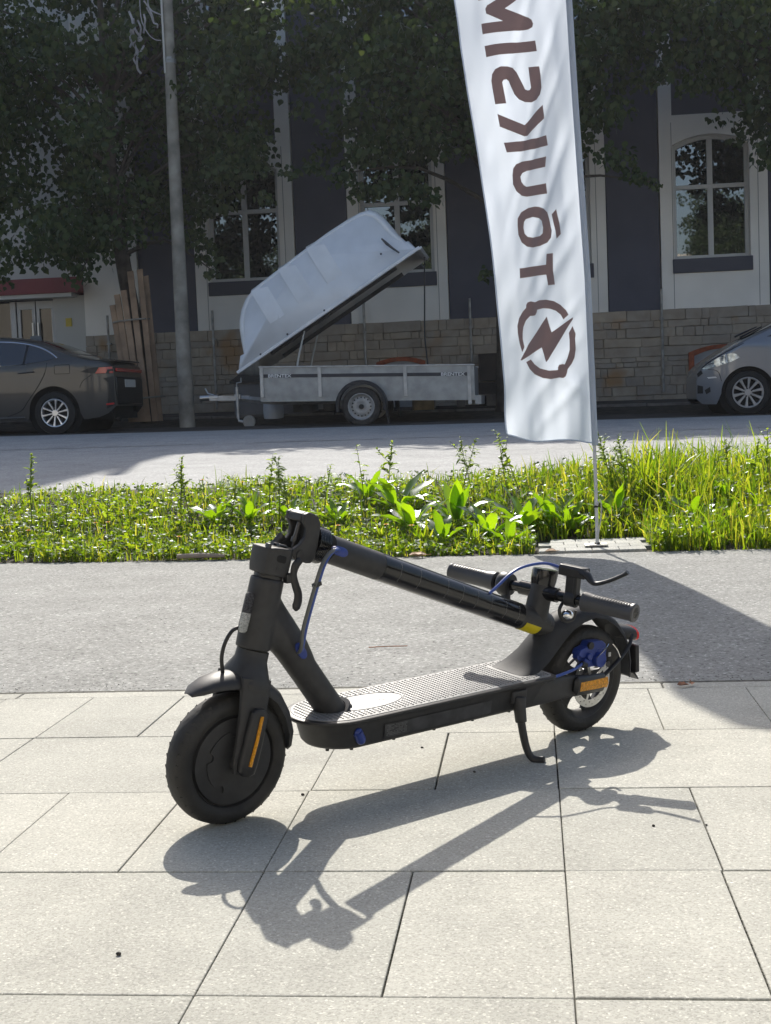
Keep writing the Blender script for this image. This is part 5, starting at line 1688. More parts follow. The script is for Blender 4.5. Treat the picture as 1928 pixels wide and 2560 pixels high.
n = len(LP)
tri = tessellate_polygon([[V((p.x, p.z, 0)) for p in rings[0]]])
li.add(rings[0], [tuple(t) for t in tri])
li.add(rings[-1], [tuple(reversed(t)) for t in tri])
lid = li.build('lid', [m_fib, m_fibin], tr_, org=TO, ang=30)
so = lid.modifiers.new('wall', 'SOLIDIFY')
so.thickness, so.offset, so.material_offset = 0.018, -1, 1
rim = (lb1 - lb0).normalized()
nrm = V((-rim.y, rim.x))
def lf(a, h, y):
    q = lb0 + rim * a + nrm * h
    return V((q.x, y, q.y))
L_ = (lb1 - lb0).length
mb = MB()                                             # flange round the open rim
for y0, y1 in ((19.985, 20.03), (21.47, 21.515)):
    mb.loft([[lf(a, h, y) for h, y in ((0.0, y0), (0.045, y0), (0.045, y1), (0.0, y1))] for a in (0.0, L_)])
mb.loft([[lf(L_ - 0.02 + da, h, y) for da, h in ((0, 0.0), (0.05, 0.0), (0.05, 0.03), (0, 0.03))] for y in (20.031, 21.469)])
mb.build('lid_flange', m_fib, lid, org=TO, smooth=False, bevel=0.006)
for y in (20.22, 21.28):
    mb = MB()
    mb.loft([[lf(a, h, yy) for h, yy in ((-0.03, y - 0.02), (0.03, y - 0.02), (0.03, y + 0.02), (-0.03, y + 0.02))] for a in (0.55, L_ - 0.45)])
    mb.build('inner_rail', m_guard, lid, org=TO, smooth=False)
def lid_top(a):
    """height of the shell above the rim line at station a"""
    hs = [((V(p) - lb0).dot(rim), (V(p) - lb0).dot(nrm)) for p in LP]
    best = 0
    for (a0, h0), (a1, h1) in zip(hs[:-1], hs[1:]):
        if min(a0, a1) - 1e-6 <= a <= max(a0, a1) + 1e-6 and abs(a1 - a0) > 1e-6:
            best = max(best, h0 + (h1 - h0) * (a - a0) / (a1 - a0))
    return best
for a0, wd2 in ((0.82, 0.26), (1.34, 0.27), (1.86, 0.27)):   # raised ribs over sides and roof
    mb = MB()
    rings = []
    for a, e in ((a0, -0.004), (a0 + 0.004, 0.030), (a0 + wd2 * 0.5, 0.014), (a0 + wd2, -0.004)):
        t = lid_top(a)
        sh_ = 0.10
        path = [(0.34, 20.022, 0, 0.1), (t * 0.5, 20.020, 0, -1), (t * 0.86, 20.022, 0.2, -1), (t * 0.955, 20.05, 0.7, -0.7), (t - 0.004, 20.18, 1, 0), (t - 0.004, 21.32, 1, 0), (t * 0.97, 21.45, 0.7, 0.7)]
        rings.append([lf(a + (t - h) * -0.02, h + e * nh, y + e * ny + (0.13 * min(1, h) if y < 20.75 else -0.13 * min(1, h))) for h, y, nh, ny in path])
    mb.loft(rings, caps=False, closed=False)
    mb.build('lid_rib', m_fib, lid, org=TO, ang=20)
mb = MB()
for a, h in ((0.45, 0.05), (0.95, 0.07), (1.6, 0.05), (2.75, 0.26)):
    p = lf(a, h, 19.99)
    mb.ball(p, 0.016, 8, 6, (1, 0.7, 1))
p = lf(2.86, 0.34, 20.02)
mb.tube([lf(2.88, 0.44, 20.0), lf(2.90, 0.34, 19.985), lf(2.94, 0.22, 19.98), lf(2.98, 0.12, 19.985)], [0.012, 0.022, 0.016, 0.012], 8)
mb.build('lid_catch', m_alu, lid, org=TO)
for y in (20.12, 21.38):
    mb = MB()
    mb.tube([(-3.44, y, 1.30), (-3.40, y, 1.50), (-3.30, y, 1.86)], [0.016, 0.015, 0.012], 8)
    mb.build('gas_strut', m_white, tr_, org=TO)
mb = MB()
mb.tube([(-1.52, 20.75, 2.92), (-1.545, 20.75, 2.2), (-1.56, 20.75, 1.75), (-1.545, 20.75, 1.5), (-1.53, 20.75, 1.30)], 0.012, 6, sub=4)
mb.build('pull_rope', m_guard, tr_, org=TO)

# odds and ends along the wall
o = thing('utility_cabinet', 'grey sloping-topped concrete box at the foot of the stone wall behind the drawbar', 'cabinet', (-4.35, 22.9, 0.5))
mb = MB()
mb.loft([[V((x, y, z)) for y, z in ((22.55, 0.45), (23.4, 0.45), (23.4, 1.32), (22.55, 1.18))] for x in (-4.95, -3.65)])
mb.build('casing', M('grey_cabinet_concrete', (0.20, 0.19, 0.185), 0.9, var=0.15, scale=4), o, org=(-4.35, 22.9, 0.5), smooth=False, bevel=0.015)
mb = MB()
mb.loft([[V((x, y, z)) for y, z in ((22.50, 1.172), (23.42, 1.325), (23.42, 1.365), (22.50, 1.212))] for x in (-5.0, -3.60)])
mb.build('cover', M('dark_cabinet_cover', (0.06, 0.055, 0.05), 0.9), o, org=(-4.35, 22.9, 0.5), smooth=False)
mb = MB()
mb.tube([(-4.16, 21.9, road_z(-4, 21.9)), (-4.16, 21.9, 0.72), (-4.16, 21.9, 0.86), (-4.15, 21.9, 1.02), (-4.14, 21.9, 1.18)], [0.16, 0.17, 0.16, 0.14, 0.15], 12)
jug = tag(mb.build('plastic_sack', M('white_plastic_sack', (0.50, 0.54, 0.58), 0.4, bump=0.6, bscale=14)), 'white plastic sack with a blue top standing behind the front of the trailer', 'sack')
mb = MB()
mb.tube([(-4.15, 21.9, 1.0), (-4.15, 21.89, 1.10), (-4.13, 21.88, 1.22), (-4.13, 21.88, 1.26)], [0.150, 0.165, 0.155, 0.05], 12)
mb.build('blue_top', M('blue_plastic', (0.07, 0.15, 0.34), 0.4, bump=0.6, bscale=14), jug)
m_pal = M('weathered_pallet_wood', (0.16, 0.135, 0.11), 0.9, var=0.3, scale=6)
for i, (x, y, lab) in enumerate(((-3.35, 22.7, 'weathered wooden pallet lying under the front half of the trailer'), (-1.15, 22.8, 'weathered wooden pallet lying under the rear end of the trailer'))):
    z = land_z(x, y) + 0.005
    p_ = thing('pallet', lab, 'pallet', (x, y, z), (0, 0, 0.05), 'wooden pallets by the wall')
    for k in range(5):
        MB().box((0, -0.34 + 0.17 * k, 0.20), (1.15, 0.12, 0.022)).build('deck_board', m_pal, p_, smooth=False)
    for bx in (-0.5, 0, 0.5):
        for by in (-0.33, 0, 0.33):
            MB().box((bx, by, 0.1035), (0.14, 0.11, 0.17)).build('block', m_pal, p_, smooth=False)
mb = MB()
mb.box((-1.75, 22.4, land_z(-1.75, 22.4) + 0.09), (0.34, 0.22, 0.19), (0, 0, 0.2))
tag(mb.build('timber_offcut', M('yellow_timber', (0.35, 0.22, 0.09), 0.8, var=0.25, scale=7), smooth=False, bevel=0.006), 'short yellowish timber block on the ground behind the trailer wheel', 'timber')
o = thing('timber_stack', 'stack of two dark stained boards against the wall right of the trailer', 'timber', (-0.3, 23.4, 0.6))
m_dk = M('dark_stained_wood', (0.030, 0.022, 0.018), 0.8, var=0.3, scale=5)
for z0_, z1_, dx in ((0.62, 1.03, 0.0), (1.06, 1.52, 0.02)):
    mb = MB()
    mb.box((-0.30 + dx, 23.55, (z0_ + z1_) / 2), (1.15, 0.35, z1_ - z0_))
    mb.build('board', m_dk, o, org=(-0.3, 23.4, 0.6), smooth=False, bevel=0.01)
# ------------------------------------------------------------------ street trees
m_bark = M('grey_brown_bark', (0.055, 0.045, 0.036), 0.95, var=0.4, scale=7, bump=0.9, bscale=22)
m_leaf = leafmat('linden_leaf', [(0.024, 0.044, 0.016), (0.034, 0.058, 0.020), (0.050, 0.078, 0.026), (0.072, 0.094, 0.034)], trans=0.30, rough=0.5, gloss=0.03, tcol=(1.6, 1.6, 0.7))

def leaf_cloud(rng, clusters, per):
    """heart shaped leaves round cluster centres; clusters are (centre, radius, droop, count factor)"""
    C, Rs, Dr = [], [], []
    for c, r, dr_, k in clusters:
        n = int(per * k)
        p = rng.normal(0, 1, (n, 3))
        p /= np.linalg.norm(p, axis=1)[:, None]
        p *= (rng.random((n, 1)) ** 0.45) * r
        p[:, 2] *= 0.62
        p[:, 2] -= dr_ * (p[:, 0] ** 2 + p[:, 1] ** 2) / max(r, 0.1)
        C.append(np.array(c) + p)
    P = np.concatenate(C)
    n = len(P)
    size = 0.062 + 0.05 * rng.random(n)
    tip = rng.normal(0, 0.55, (n, 3))
    tip[:, 2] -= 0.9
    tip /= np.linalg.norm(tip, axis=1)[:, None]
    sd_ = np.cross(tip, rng.normal(0, 1, (n, 3)) + np.array([0, 0.6, 0]))
    sd_ /= np.linalg.norm(sd_, axis=1)[:, None] + 1e-9
    prof = [(0.0, 0.0), (0.42, 0.18), (0.50, 0.48), (0.22, 0.82), (0.0, 1.12), (-0.22, 0.82), (-0.50, 0.48), (-0.42, 0.18)]
    out = np.empty((n, 8, 3), np.float32)
    for k, (a, b) in enumerate(prof):
        out[:, k, :] = P + sd_ * (a * size)[:, None] + tip * (b * size)[:, None]
    return out.reshape(-1, 3)

def tree(label, x, y, base_r, lean, fork_z, cen, rad, ncl, per, hang, seed, zmin):
    rng = np.random.default_rng(seed)
    rl = random.Random(seed)
    z0_ = land_z(x, y) - 0.1
    O = (x, y, z0_ + 0.1)
    t = thing('street_tree', label, 'tree', O, None, 'trees along the far pavement')
    top = V((x + lean[0], y + lean[1], fork_z))
    mb = MB()
    mid = V((x, y, z0_)).lerp(top, 0.5) + V((0.05, 0, 0))
    mb.tube([(x, y, z0_), (x + 0.01, y, z0_ + 0.3), mid, top, top + V((lean[0] * 0.3, 0, 1.6)), V((cen[0], cen[1], 7.6))], [base_r * 1.35, base_r, base_r * 0.9, base_r * 0.8, base_r * 0.5, 0.04], 14, sub=4)
    trunk = mb.build('trunk', m_bark, t, org=O)
    cl = []
    k = 0
    while len(cl) < ncl and k < 20000:
        k += 1
        d = V((rl.gauss(0, 1), rl.gauss(0, 1), rl.gauss(0, 1))).normalized()
        s_ = rl.random() ** 0.33
        p = V(cen) + V((d.x * rad[0], d.y * rad[1], d.z * rad[2])) * s_
        if p.z < zmin(p.x) or p.z > 0.15 + (p.y - 13.0) * 0.84 or p.y > 23.6 or (abs(p.x + 5.37) < 0.6 and p.y < 21.5):
            continue
        cl.append((tuple(p), 0.40 + 0.35 * rl.random(), 0.25, 1.0))
    cl += [((a, b, c_), r, 0.3, f) for a, b, c_, r, f in hang]
    mb = MB()
    for i, (p, r, _, _) in enumerate(cl):
        if i % 6:
            continue
        h = min(1.0, max(0.0, (p[2] - fork_z - 0.4) / 5))
        st_ = V((x + lean[0], y + lean[1], fork_z)).lerp(V((cen[0], cen[1], 7.6)), h * 0.8)
        m1 = st_.lerp(V(p), 0.5) + V((0, 0, 0.35))
        mb.tube([st_, m1, p], [0.045, 0.026, 0.008], 6, sub=3)
    mb.build('limbs', m_bark, trunk, org=O)
    fastmesh('crown', leaf_cloud(rng, cl, per), 8, m_leaf, t, org=O)
    return t

tree('big dark linden clad in planks whose crown fills the upper left', -6.22, 21.8, 0.15, (-0.30, 0.0), 3.3, (-6.6, 21.6, 6.6), (3.1, 1.9, 3.9), 170, 150,
     [(-8.5, 21.0, 3.05, 0.45, 0.7), (-8.9, 21.2, 3.5, 0.5, 1), (-7.9, 20.9, 3.35, 0.5, 0.9), (-7.3, 20.8, 3.5, 0.5, 0.9), (-6.9, 20.8, 2.95, 0.28, 0.35), (-7.0, 20.8, 3.2, 0.35, 0.5), (-6.7, 20.9, 3.4, 0.4, 0.8), (-6.3, 20.9, 3.6, 0.45, 1.0),
      (-5.05, 21.5, 3.2, 0.22, 0.3), (-5.2, 21.6, 3.5, 0.32, 0.6), (-4.95, 21.4, 2.95, 0.15, 0.15), (-5.0, 21.6, 4.05, 0.35, 0.7), (-4.6, 20.9, 4.5, 0.4, 0.9), (-4.2, 20.9, 4.55, 0.42, 0.9), (-3.95, 20.9, 4.0, 0.2, 0.2), (-4.1, 20.9, 4.9, 0.35, 0.6), (-5.4, 21.8, 4.0, 0.45, 1), (-4.6, 21, 5.6, 0.5, 1), (-4.3, 21, 6.3, 0.5, 1), (-4.2, 21, 7.2, 0.5, 1), (-4.9, 21.8, 6.7, 0.6, 1), (-4.9, 21.8, 5.1, 0.5, 1)], 3,
     lambda x: 3.5 if x < -6.6 else 3.5 + (x + 6.6) * 0.35)
t2 = tree('dark linden behind the feather flag, boughs drooping over the trailer lid', -0.45, 21.9, 0.11, (0.0, 0.0), 3.6, (-0.7, 21.6, 6.9), (2.9, 1.7, 3.4), 130, 150,
     [(-3.55, 20.9, 4.35, 0.16, 0.15), (-3.2, 20.9, 4.42, 0.22, 0.3), (-2.75, 20.9, 4.25, 0.3, 0.5), (-2.4, 20.9, 4.0, 0.28, 0.5), (-2.1, 20.9, 4.05, 0.32, 0.7), (-1.75, 20.9, 4.1, 0.38, 0.8), (-1.5, 20.9, 3.9, 0.3, 0.5), (-2.3, 21, 4.7, 0.5, 1), (-1.6, 21, 4.8, 0.5, 1), (-2.7, 21, 5.2, 0.45, 0.9), (-3.1, 21, 5.7, 0.35, 0.5), (-3.3, 21, 5.3, 0.25, 0.3), (-2.7, 21, 6.3, 0.5, 1), (-3.1, 21, 7.0, 0.5, 0.9), (-2.3, 21, 7.2, 0.6, 1), (-1.0, 21, 4.7, 0.5, 1),
      (-0.52, 21.2, 2.7, 0.2, 0.18), (1.25, 20.8, 5.0, 0.45, 0.9), (1.4, 20.8, 4.3, 0.35, 0.6), (1.65, 20.8, 4.0, 0.25, 0.35), (1.9, 20.8, 3.85, 0.16, 0.14), (1.15, 20.8, 5.9, 0.5, 1), (1.3, 20.8, 6.6, 0.5, 1), (2.0, 20.8, 5.4, 0.3, 0.4)], 11,
     lambda x: 4.7)
tree('dark linden partly out of frame at the upper right over the car', 4.6, 21.9, 0.15, (0.1, 0.0), 3.8, (3.9, 21.5, 7.0), (2.9, 1.7, 3.0), 105, 150,
     [(2.55, 20.8, 5.25, 0.3, 0.5), (2.95, 20.8, 5.35, 0.25, 0.4), (3.0, 20.8, 5.05, 0.15, 0.15), (3.45, 20.8, 4.9, 0.25, 0.4), (3.7, 20.8, 4.4, 0.35, 0.8), (3.55, 20.8, 4.15, 0.25, 0.4), (3.95, 20.8, 4.3, 0.4, 0.9), (4.0, 20.8, 4.9, 0.45, 1), (3.9, 20.8, 5.6, 0.5, 1), (2.3, 20.8, 6.2, 0.45, 0.9), (1.7, 20.8, 6.9, 0.5, 1), (3.0, 20.8, 6.2, 0.55, 1), (2.4, 20.8, 5.7, 0.3, 0.4)], 19,
     lambda x: 5.6 if x < 3.4 else 4.6)

for dx, dy, rz, lab in ((8.2, -25.5, 1.3, 'unseen linden added on the near side of the street, mirrored in the right window'), (-4.0, -26.5, 2.6, 'unseen linden added on the near side of the street, mirrored in the window behind the trailer'), (-10.6, -26.0, 0.4, 'unseen linden added on the near side of the street, mirrored in the window beside the concrete pole')):
    c = copy_tree(t2)  # unseen tree added so the window glass mirrors dark foliage
    c.location = V(t2.location) + V((dx, dy, -0.3))
    c.rotation_euler = (0, 0, rz)
    tag(c, lab, 'tree', 'lindens added on the near side of the street')
# ------------------------------------------------------------------ verge: grass, clover, weeds
GREENS = [(0.030, 0.055, 0.008), (0.055, 0.098, 0.011), (0.098, 0.142, 0.014), (0.125, 0.16, 0.022), (0.13, 0.15, 0.03), (0.24, 0.21, 0.09)]
m_grass = leafmat('grass_blade', GREENS, trans=0.62, rough=0.4, gloss=0.045, tcol=(3.0, 3.1, 0.6))
m_clover = leafmat('clover_leaf', GREENS[:4], trans=0.6, rough=0.45, gloss=0.035, tcol=(3.1, 3.0, 0.6))
m_dock = leafmat('dock_leaf', [(0.045, 0.095, 0.012), (0.075, 0.14, 0.016), (0.10, 0.17, 0.02)], trans=0.62, rough=0.3, gloss=0.09, tcol=(3.8, 3.5, 0.35))
m_weed = leafmat('weed_leaf', [(0.11, 0.16, 0.03), (0.17, 0.22, 0.045)], trans=0.6, rough=0.45, gloss=0.02, tcol=(2.6, 2.6, 0.7))
m_petal = leafmat('yellow_petal', [(0.75, 0.38, 0.01), (0.8, 0.5, 0.01)], trans=0.4, gloss=0.03, tcol=(1.1, 1.0, 0.5))
m_whitef = leafmat('white_blossom', [(0.62, 0.60, 0.52), (0.75, 0.73, 0.66)], trans=0.4, gloss=0.03, tcol=(1, 1, 0.9))
m_dry = M('dry_brown_leaf', (0.30, 0.12, 0.05), 0.6, var=0.4, scale=60)
m_stem = M('green_stem', (0.10, 0.13, 0.04), 0.6)
rng = np.random.default_rng(5)

def back_y(x):                                     # far edge of the verge
    return 8.75 + 0.10 * x
PAD = lambda x, y: 0.0 < x < 0.54 and y < 6.88
def hfac(x, y):
    """how tall the growth is: low clover on the left, rank grass on the right"""
    t = smst((x + 0.5) / 1.3)
    back = smst((y - 6.6) / 1.2)
    patch = 0.75 + 0.6 * mnoise.noise(V((x * 1.9, y * 1.9, 4)))
    return max(0.25, (0.55 + 0.55 * t + 0.35 * back * (0.4 + t)) * (0.55 + patch * 0.6))

def scatter(n, xr=(-3.9, 2.6)):
    out = []
    while len(out) < n:
        x = rng.uniform(*xr)
        e, b = edge_y(x) + 0.01, back_y(x)
        y = e + (b - e) * rng.random() ** 1.35
        if PAD(x, y):
            continue
        if y > b - 0.6 and rng.random() < 0.35:
            continue
        if mnoise.noise(V((x * 2.6, y * 3.4, 9))) > 0.18 and rng.random() < 0.72:
            continue
        out.append((x, y))
    return out

bl = []
for x, y in scatter(30000):
    f = hfac(x, y)
    if x < 0 and rng.random() < 0.25:
        continue
    h = (0.05 + 0.10 * rng.random() ** 1.6) * f * (1.0 if rng.random() > 0.04 else 1.6)
    w = 0.0022 + 0.0026 * rng.random() + 0.001 * (x > 0)
    a, ld = rng.uniform(0, 2 * PI), float(np.clip(rng.normal(0, 0.4), -0.6, 0.6))
    la = rng.uniform(0, 2 * PI)
    sx, sy = math.cos(a) * w, math.sin(a) * w
    lx, ly = math.cos(la) * h * abs(ld), math.sin(la) * h * abs(ld)
    z = land_z(x, y) - 0.005
    bl += [(x - sx, y - sy, z), (x + sx, y + sy, z), (x + lx * .45 + sx * .8, y + ly * .45 + sy * .8, z + h * .62), (x + lx * .45 - sx * .8, y + ly * .45 - sy * .8, z + h * .62), (x + lx * 1.2 + sx * .1, y + ly * 1.2 + sy * .1, z + h * (1 - 0.25 * abs(ld))), (x + lx * 1.2 - sx * .1, y + ly * 1.2 - sy * .1, z + h * (1 - 0.25 * abs(ld)))]
tag(fastmesh('grass', bl, 6, m_grass, faces=[[0, 1, 2, 3], [3, 2, 4, 5]]), None, None, None, 'stuff')

cv = []
prof = [(0, 0), (0.45, 0.35), (0.48, 0.75), (0.16, 1.0), (-0.16, 1.0), (-0.48, 0.75), (-0.45, 0.35)]
for x, y in scatter(11500):
    f = hfac(x, y)
    t = smst((x + 0.3) / 1.2)
    if rng.random() < 0.45 * t:
        continue
    h = (0.015 + 0.085 * rng.random()) * f
    z = land_z(x, y) + h
    s_ = 0.010 + 0.012 * rng.random()
    a0 = rng.uniform(0, 2 * PI)
    up = V((rng.normal(0, 0.45), rng.normal(0, 0.45), 1)).normalized()
    A, B, _ = basis(up)
    for k in range(3):
        a = a0 + 2 * PI * k / 3
        d = (A * math.cos(a) + B * math.sin(a) + up * rng.uniform(0.0, 0.5)).normalized()
        sd_ = up.cross(d).normalized()
        c = V((x, y, z))
        cv += [tuple(c + d * (v * s_) + sd_ * (u * s_)) for u, v in prof]
tag(fastmesh('clover', cv, 7, m_clover), None, None, None, 'stuff')

def blade_leaf(mb, base, dirv, L, W, droop, n=7, wav=0.0, ph=0.0):
    d = V(dirv).normalized()
    side = d.cross(V((0, 0, 1)))
    side = side.normalized() if side.length > 1e-4 else V((1, 0, 0))
    p = V(base)
    rows = []
    for i in range(n + 1):
        t = i / n
        w = W * (math.sin(PI * min(1, t * 0.93 + 0.07)) ** 0.75) * (1 - 0.15 * t) + 0.001
        nrm = side.cross(d).normalized()
        o = nrm * wav * math.sin(t * 14 + ph)
        rows.append([p - side * w + o + nrm * w * 0.35, p, p + side * w - o + nrm * w * 0.35])
        p = p + d * (L / n)
        d = (d + V((0, 0, -droop / n))).normalized()
    mb.loft(rows, caps=False, closed=False)

def dock(x, y, n, L, seed, label):
    r = random.Random(seed)
    z = land_z(x, y)
    t = thing('dock_plant', label, 'weed', (x, y, z), None, 'broad leaved docks in the verge')
    mb = MB()
    for k in range(n):
        a = 2 * PI * k / n + r.uniform(-0.4, 0.4)
        el = r.uniform(0.5, 1.35)
        l_ = L * r.uniform(0.65, 1.15)
        d = V((math.cos(a) * math.cos(el), math.sin(a) * math.cos(el), math.sin(el)))
        b = V((math.cos(a) * 0.01, math.sin(a) * 0.01, 0.0)) + d * l_ * 0.22
        blade_leaf(mb, b, d, l_, l_ * r.uniform(0.13, 0.19), r.uniform(0.3, 1.3), 8, 0.004, r.random() * 6)
    mb.build('leaves', m_dock, t, recalc=False, ang=180)
    mb = MB()
    for k in range(3):
        mb.tube([(0, 0, -0.01), (r.uniform(-.02, .02), r.uniform(-.02, .02), L * 0.4)], [0.004, 0.002], 6)
    mb.build('stem', m_stem, t)
DL = 'broad-leaved green dock clump among the grass of the verge'
DK = [(-0.62, 7.0, 13, 0.20), (-0.40, 7.05, 12, 0.21), (-0.22, 6.85, 14, 0.19), (-0.05, 7.1, 13, 0.22), (0.10, 7.15, 12, 0.20), (0.18, 7.05, 11, 0.17), (-0.12, 6.62, 9, 0.14), (-0.45, 6.7, 9, 0.14), (-0.75, 7.5, 12, 0.22), (0.42, 7.2, 9, 0.16), (0.78, 6.95, 9, 0.16), (0.70, 7.5, 10, 0.15), (1.0, 7.4, 10, 0.15), (1.35, 7.0, 9, 0.15), (-1.55, 7.3, 11, 0.17), (-1.75, 7.35, 11, 0.17), (-1.35, 7.4, 10, 0.15), (-1.05, 7.2, 9, 0.13), (-0.95, 7.8, 10, 0.2)]
for i, (x, y, n, L) in enumerate(DK):
    dock(x, y, n, L, 40 + i, DL)

def weed(x, y, h, lean, seed, dens, label, leafL, tuft):
    r = random.Random(seed)
    z = land_z(x, y)
    h *= r.uniform(0.72, 1.0)
    t = thing('tall_weed', label, 'weed', (x, y, z), (r.uniform(-.25, .25), r.uniform(-.28, .28), r.uniform(0, 6)), 'tall weeds standing above the verge')
    mb, lf_ = MB(), MB()
    tips = [(V((lean * 0.3, 0, h * 0.5)), V((lean, 0.01, h)), 1.0)]
    mb.tube([V((0, 0, 0)), tips[0][0], tips[0][1]], [0.003, 0.0024, 0.001], 6, sub=3)
    for k in range(r.randint(1, 5)):
        tt = r.uniform(0.35, 0.8)
        a = r.uniform(0, 2 * PI)
        p = V((lean * tt * tt, 0, h * tt))
        q = p + V((math.cos(a), math.sin(a), r.uniform(0.8, 2.0))).normalized() * h * r.uniform(0.12, 0.3)
        mb.tube([p, p.lerp(q, 0.5) + V((0, 0, -0.006)), q], [0.0016, 0.0013, 0.0008], 5, sub=2)
        tips.append((p, q, 0.6))
    for p0, p1, f in tips:
        L_ = (p1 - p0).length
        nn = max(3, int(L_ / dens * (1.5 if f == 1 else 1)))
        for k in range(nn):
            tt = (k + r.random()) / nn
            p = p0.lerp(p1, tt)
            a = r.uniform(0, 2 * PI)
            l_ = leafL * (1.15 - tt * 0.8) * r.uniform(0.5, 1.2) * (0.6 + 0.4 * f)
            d = V((math.cos(a), math.sin(a), r.uniform(-0.1, 1.1)))
            blade_leaf(lf_, p, d, l_, l_ * r.uniform(0.16, 0.32), 0.9, 4)
            if tuft and tt > 0.5:
                for _ in range(3):
                    blade_leaf(lf_, p, V((r.uniform(-1, 1), r.uniform(-1, 1), r.uniform(-0.2, 1))), 0.016, 0.005, 0.2, 2)
    mb.build('stem', m_stem, t)
    lf_.build('leaves', m_weed, t, recalc=False, ang=180)
WL = 'thin tall weed with small leaves standing above the grass'
WD = [(-2.80, 7.35, 0.44, 0.06, 1, 0.010), (-2.88, 7.2, 0.24, -0.03, 0, 0.02), (-2.58, 7.3, 0.28, -0.02, 0, 0.02), (-1.93, 7.3, 0.49, -0.05, 1, 0.014), (-1.86, 7.25, 0.38, 0.03, 0, 0.02), (-2.35, 7.3, 0.22, 0.05, 0, 0.014), (-1.66, 7.3, 0.32, 0.0, 0, 0.018), (-1.45, 7.35, 0.40, -0.06, 0, 0.012), (-1.38, 7.3, 0.42, 0.05, 0, 0.012), (-1.30, 7.2, 0.36, 0.02, 0, 0.012), (-1.15, 7.4, 0.38, 0.03, 0, 0.016), (-0.92, 7.4, 0.46, 0.02, 0, 0.02), (-0.80, 7.5, 0.50, 0.03, 1, 0.012),
      (-0.42, 7.6, 0.46, -0.02, 0, 0.014), (-0.33, 7.7, 0.42, 0.03, 0, 0.016), (-0.13, 7.6, 0.48, 0.02, 0, 0.014), (-0.06, 7.65, 0.46, 0.05, 0, 0.014), (0.45, 7.7, 0.50, 0.02, 0, 0.012), (0.52, 7.6, 0.46, 0.03, 0, 0.012), (1.16, 7.5, 0.44, 0.0, 1, 0.014), (1.08, 7.7, 0.40, 0.03, 0, 0.018), (1.28, 7.6, 0.52, 0.12, 0, 0.03)]
for i, (x, y, h, ln, tf, dn_) in enumerate(WD):
    weed(x, y, h, ln, 70 + i, dn_, WL, 0.066, tf)

def tuft(x, y, n, h, seed):
    r = random.Random(seed)
    z = land_z(x, y)
    mb = MB()
    for k in range(int(n * 0.75)):
        a = r.uniform(0, 2 * PI)
        s_ = r.uniform(0.05, 0.75)
        d = V((math.cos(a) * s_, math.sin(a) * s_, 1))
        blade_leaf(mb, (r.uniform(-.03, .03), r.uniform(-.03, .03), 0), d, h * r.uniform(0.35, 1.0), r.uniform(0.003, 0.006), r.uniform(0.1, 1.5), 6)
    o = mb.build('grass_tuft', m_grass, recalc=False, ang=180, loc=(x, y, z))
    tag(o, 'rank tuft of long grass blades on the taller right side of the verge', 'grass', 'long grass tufts on the verge')
for i, (x, y, n, h) in enumerate(((0.62, 7.5, 45, 0.46), (0.50, 7.4, 35, 0.40), (0.74, 7.6, 40, 0.48), (0.95, 7.6, 35, 0.36), (0.42, 7.6, 30, 0.40), (0.85, 7.3, 30, 0.26), (1.15, 7.3, 30, 0.24), (1.3, 7.7, 30, 0.30), (0.62, 6.95, 28, 0.20), (0.9, 6.8, 28, 0.18), (1.1, 6.7, 24, 0.14), (1.3, 6.9, 24, 0.17), (-0.3, 6.6, 30, 0.17), (-0.55, 6.65, 30, 0.17), (-0.75, 6.75, 26, 0.16), (0.35, 7.0, 22, 0.2))):
    tuft(x, y, n, h * 0.86, 120 + i)

def flower(x, y, h, mat, name, label, cat, group, yellow):
    z = land_z(x, y)
    t = thing(name, label, cat, (x, y, z), None, group)
    mb = MB()
    mb.tube([(0, 0, 0), (0.004, 0, h * 0.6), (0.0, 0.0, h)], 0.0018, 5)
    mb.build('stem', m_stem, t)
    mb = MB()
    if yellow:
        for ring, (n, L, el) in enumerate(((14, 0.016, 0.25), (10, 0.011, 0.7))):
            for k in range(n):
                a = 2 * PI * k / n + ring * 0.2
                blade_leaf(mb, (0, 0, h), (math.cos(a), math.sin(a), el), L, 0.0028, 0.3, 2)
    else:
        for k in range(26):
            q, p = rnd.uniform(0, 2 * PI), rnd.uniform(0, 1)
            d = V((math.cos(q) * math.sqrt(1 - p * p), math.sin(q) * math.sqrt(1 - p * p), p))
            blade_leaf(mb, V((0, 0, h)) + d * 0.003, d, 0.0085, 0.0022, 0.0, 2)
    mb.build('bloom', mat, t, recalc=False, ang=180)
for x, y, h in ((-1.80, 6.75, 0.07), (-1.86, 7.55, 0.20), (-1.40, 7.4, 0.17), (-1.33, 7.4, 0.16), (-1.62, 7.5, 0.19), (-2.65, 6.9, 0.10), (-2.35, 7.1, 0.09), (-2.28, 7.1, 0.09), (-0.60, 6.65, 0.10), (-0.72, 6.6, 0.12), (-0.66, 6.9, 0.13), (0.17, 7.05, 0.22), (-0.98, 6.75, 0.10), (1.52, 6.8, 0.1)):
    flower(x, y, h, m_petal, 'dandelion', 'small yellow dandelion bloom in the grass verge', 'flower', 'dandelions in the verge', True)
fl_pts = [p for p in scatter(16, (-2.9, 1.6))]
for x, y in fl_pts:
    flower(x, y, 0.05 + 0.08 * rnd.random(), m_whitef, 'clover_blossom', 'small round white clover blossom in the grass verge', 'flower', 'clover blossoms in the verge', False)

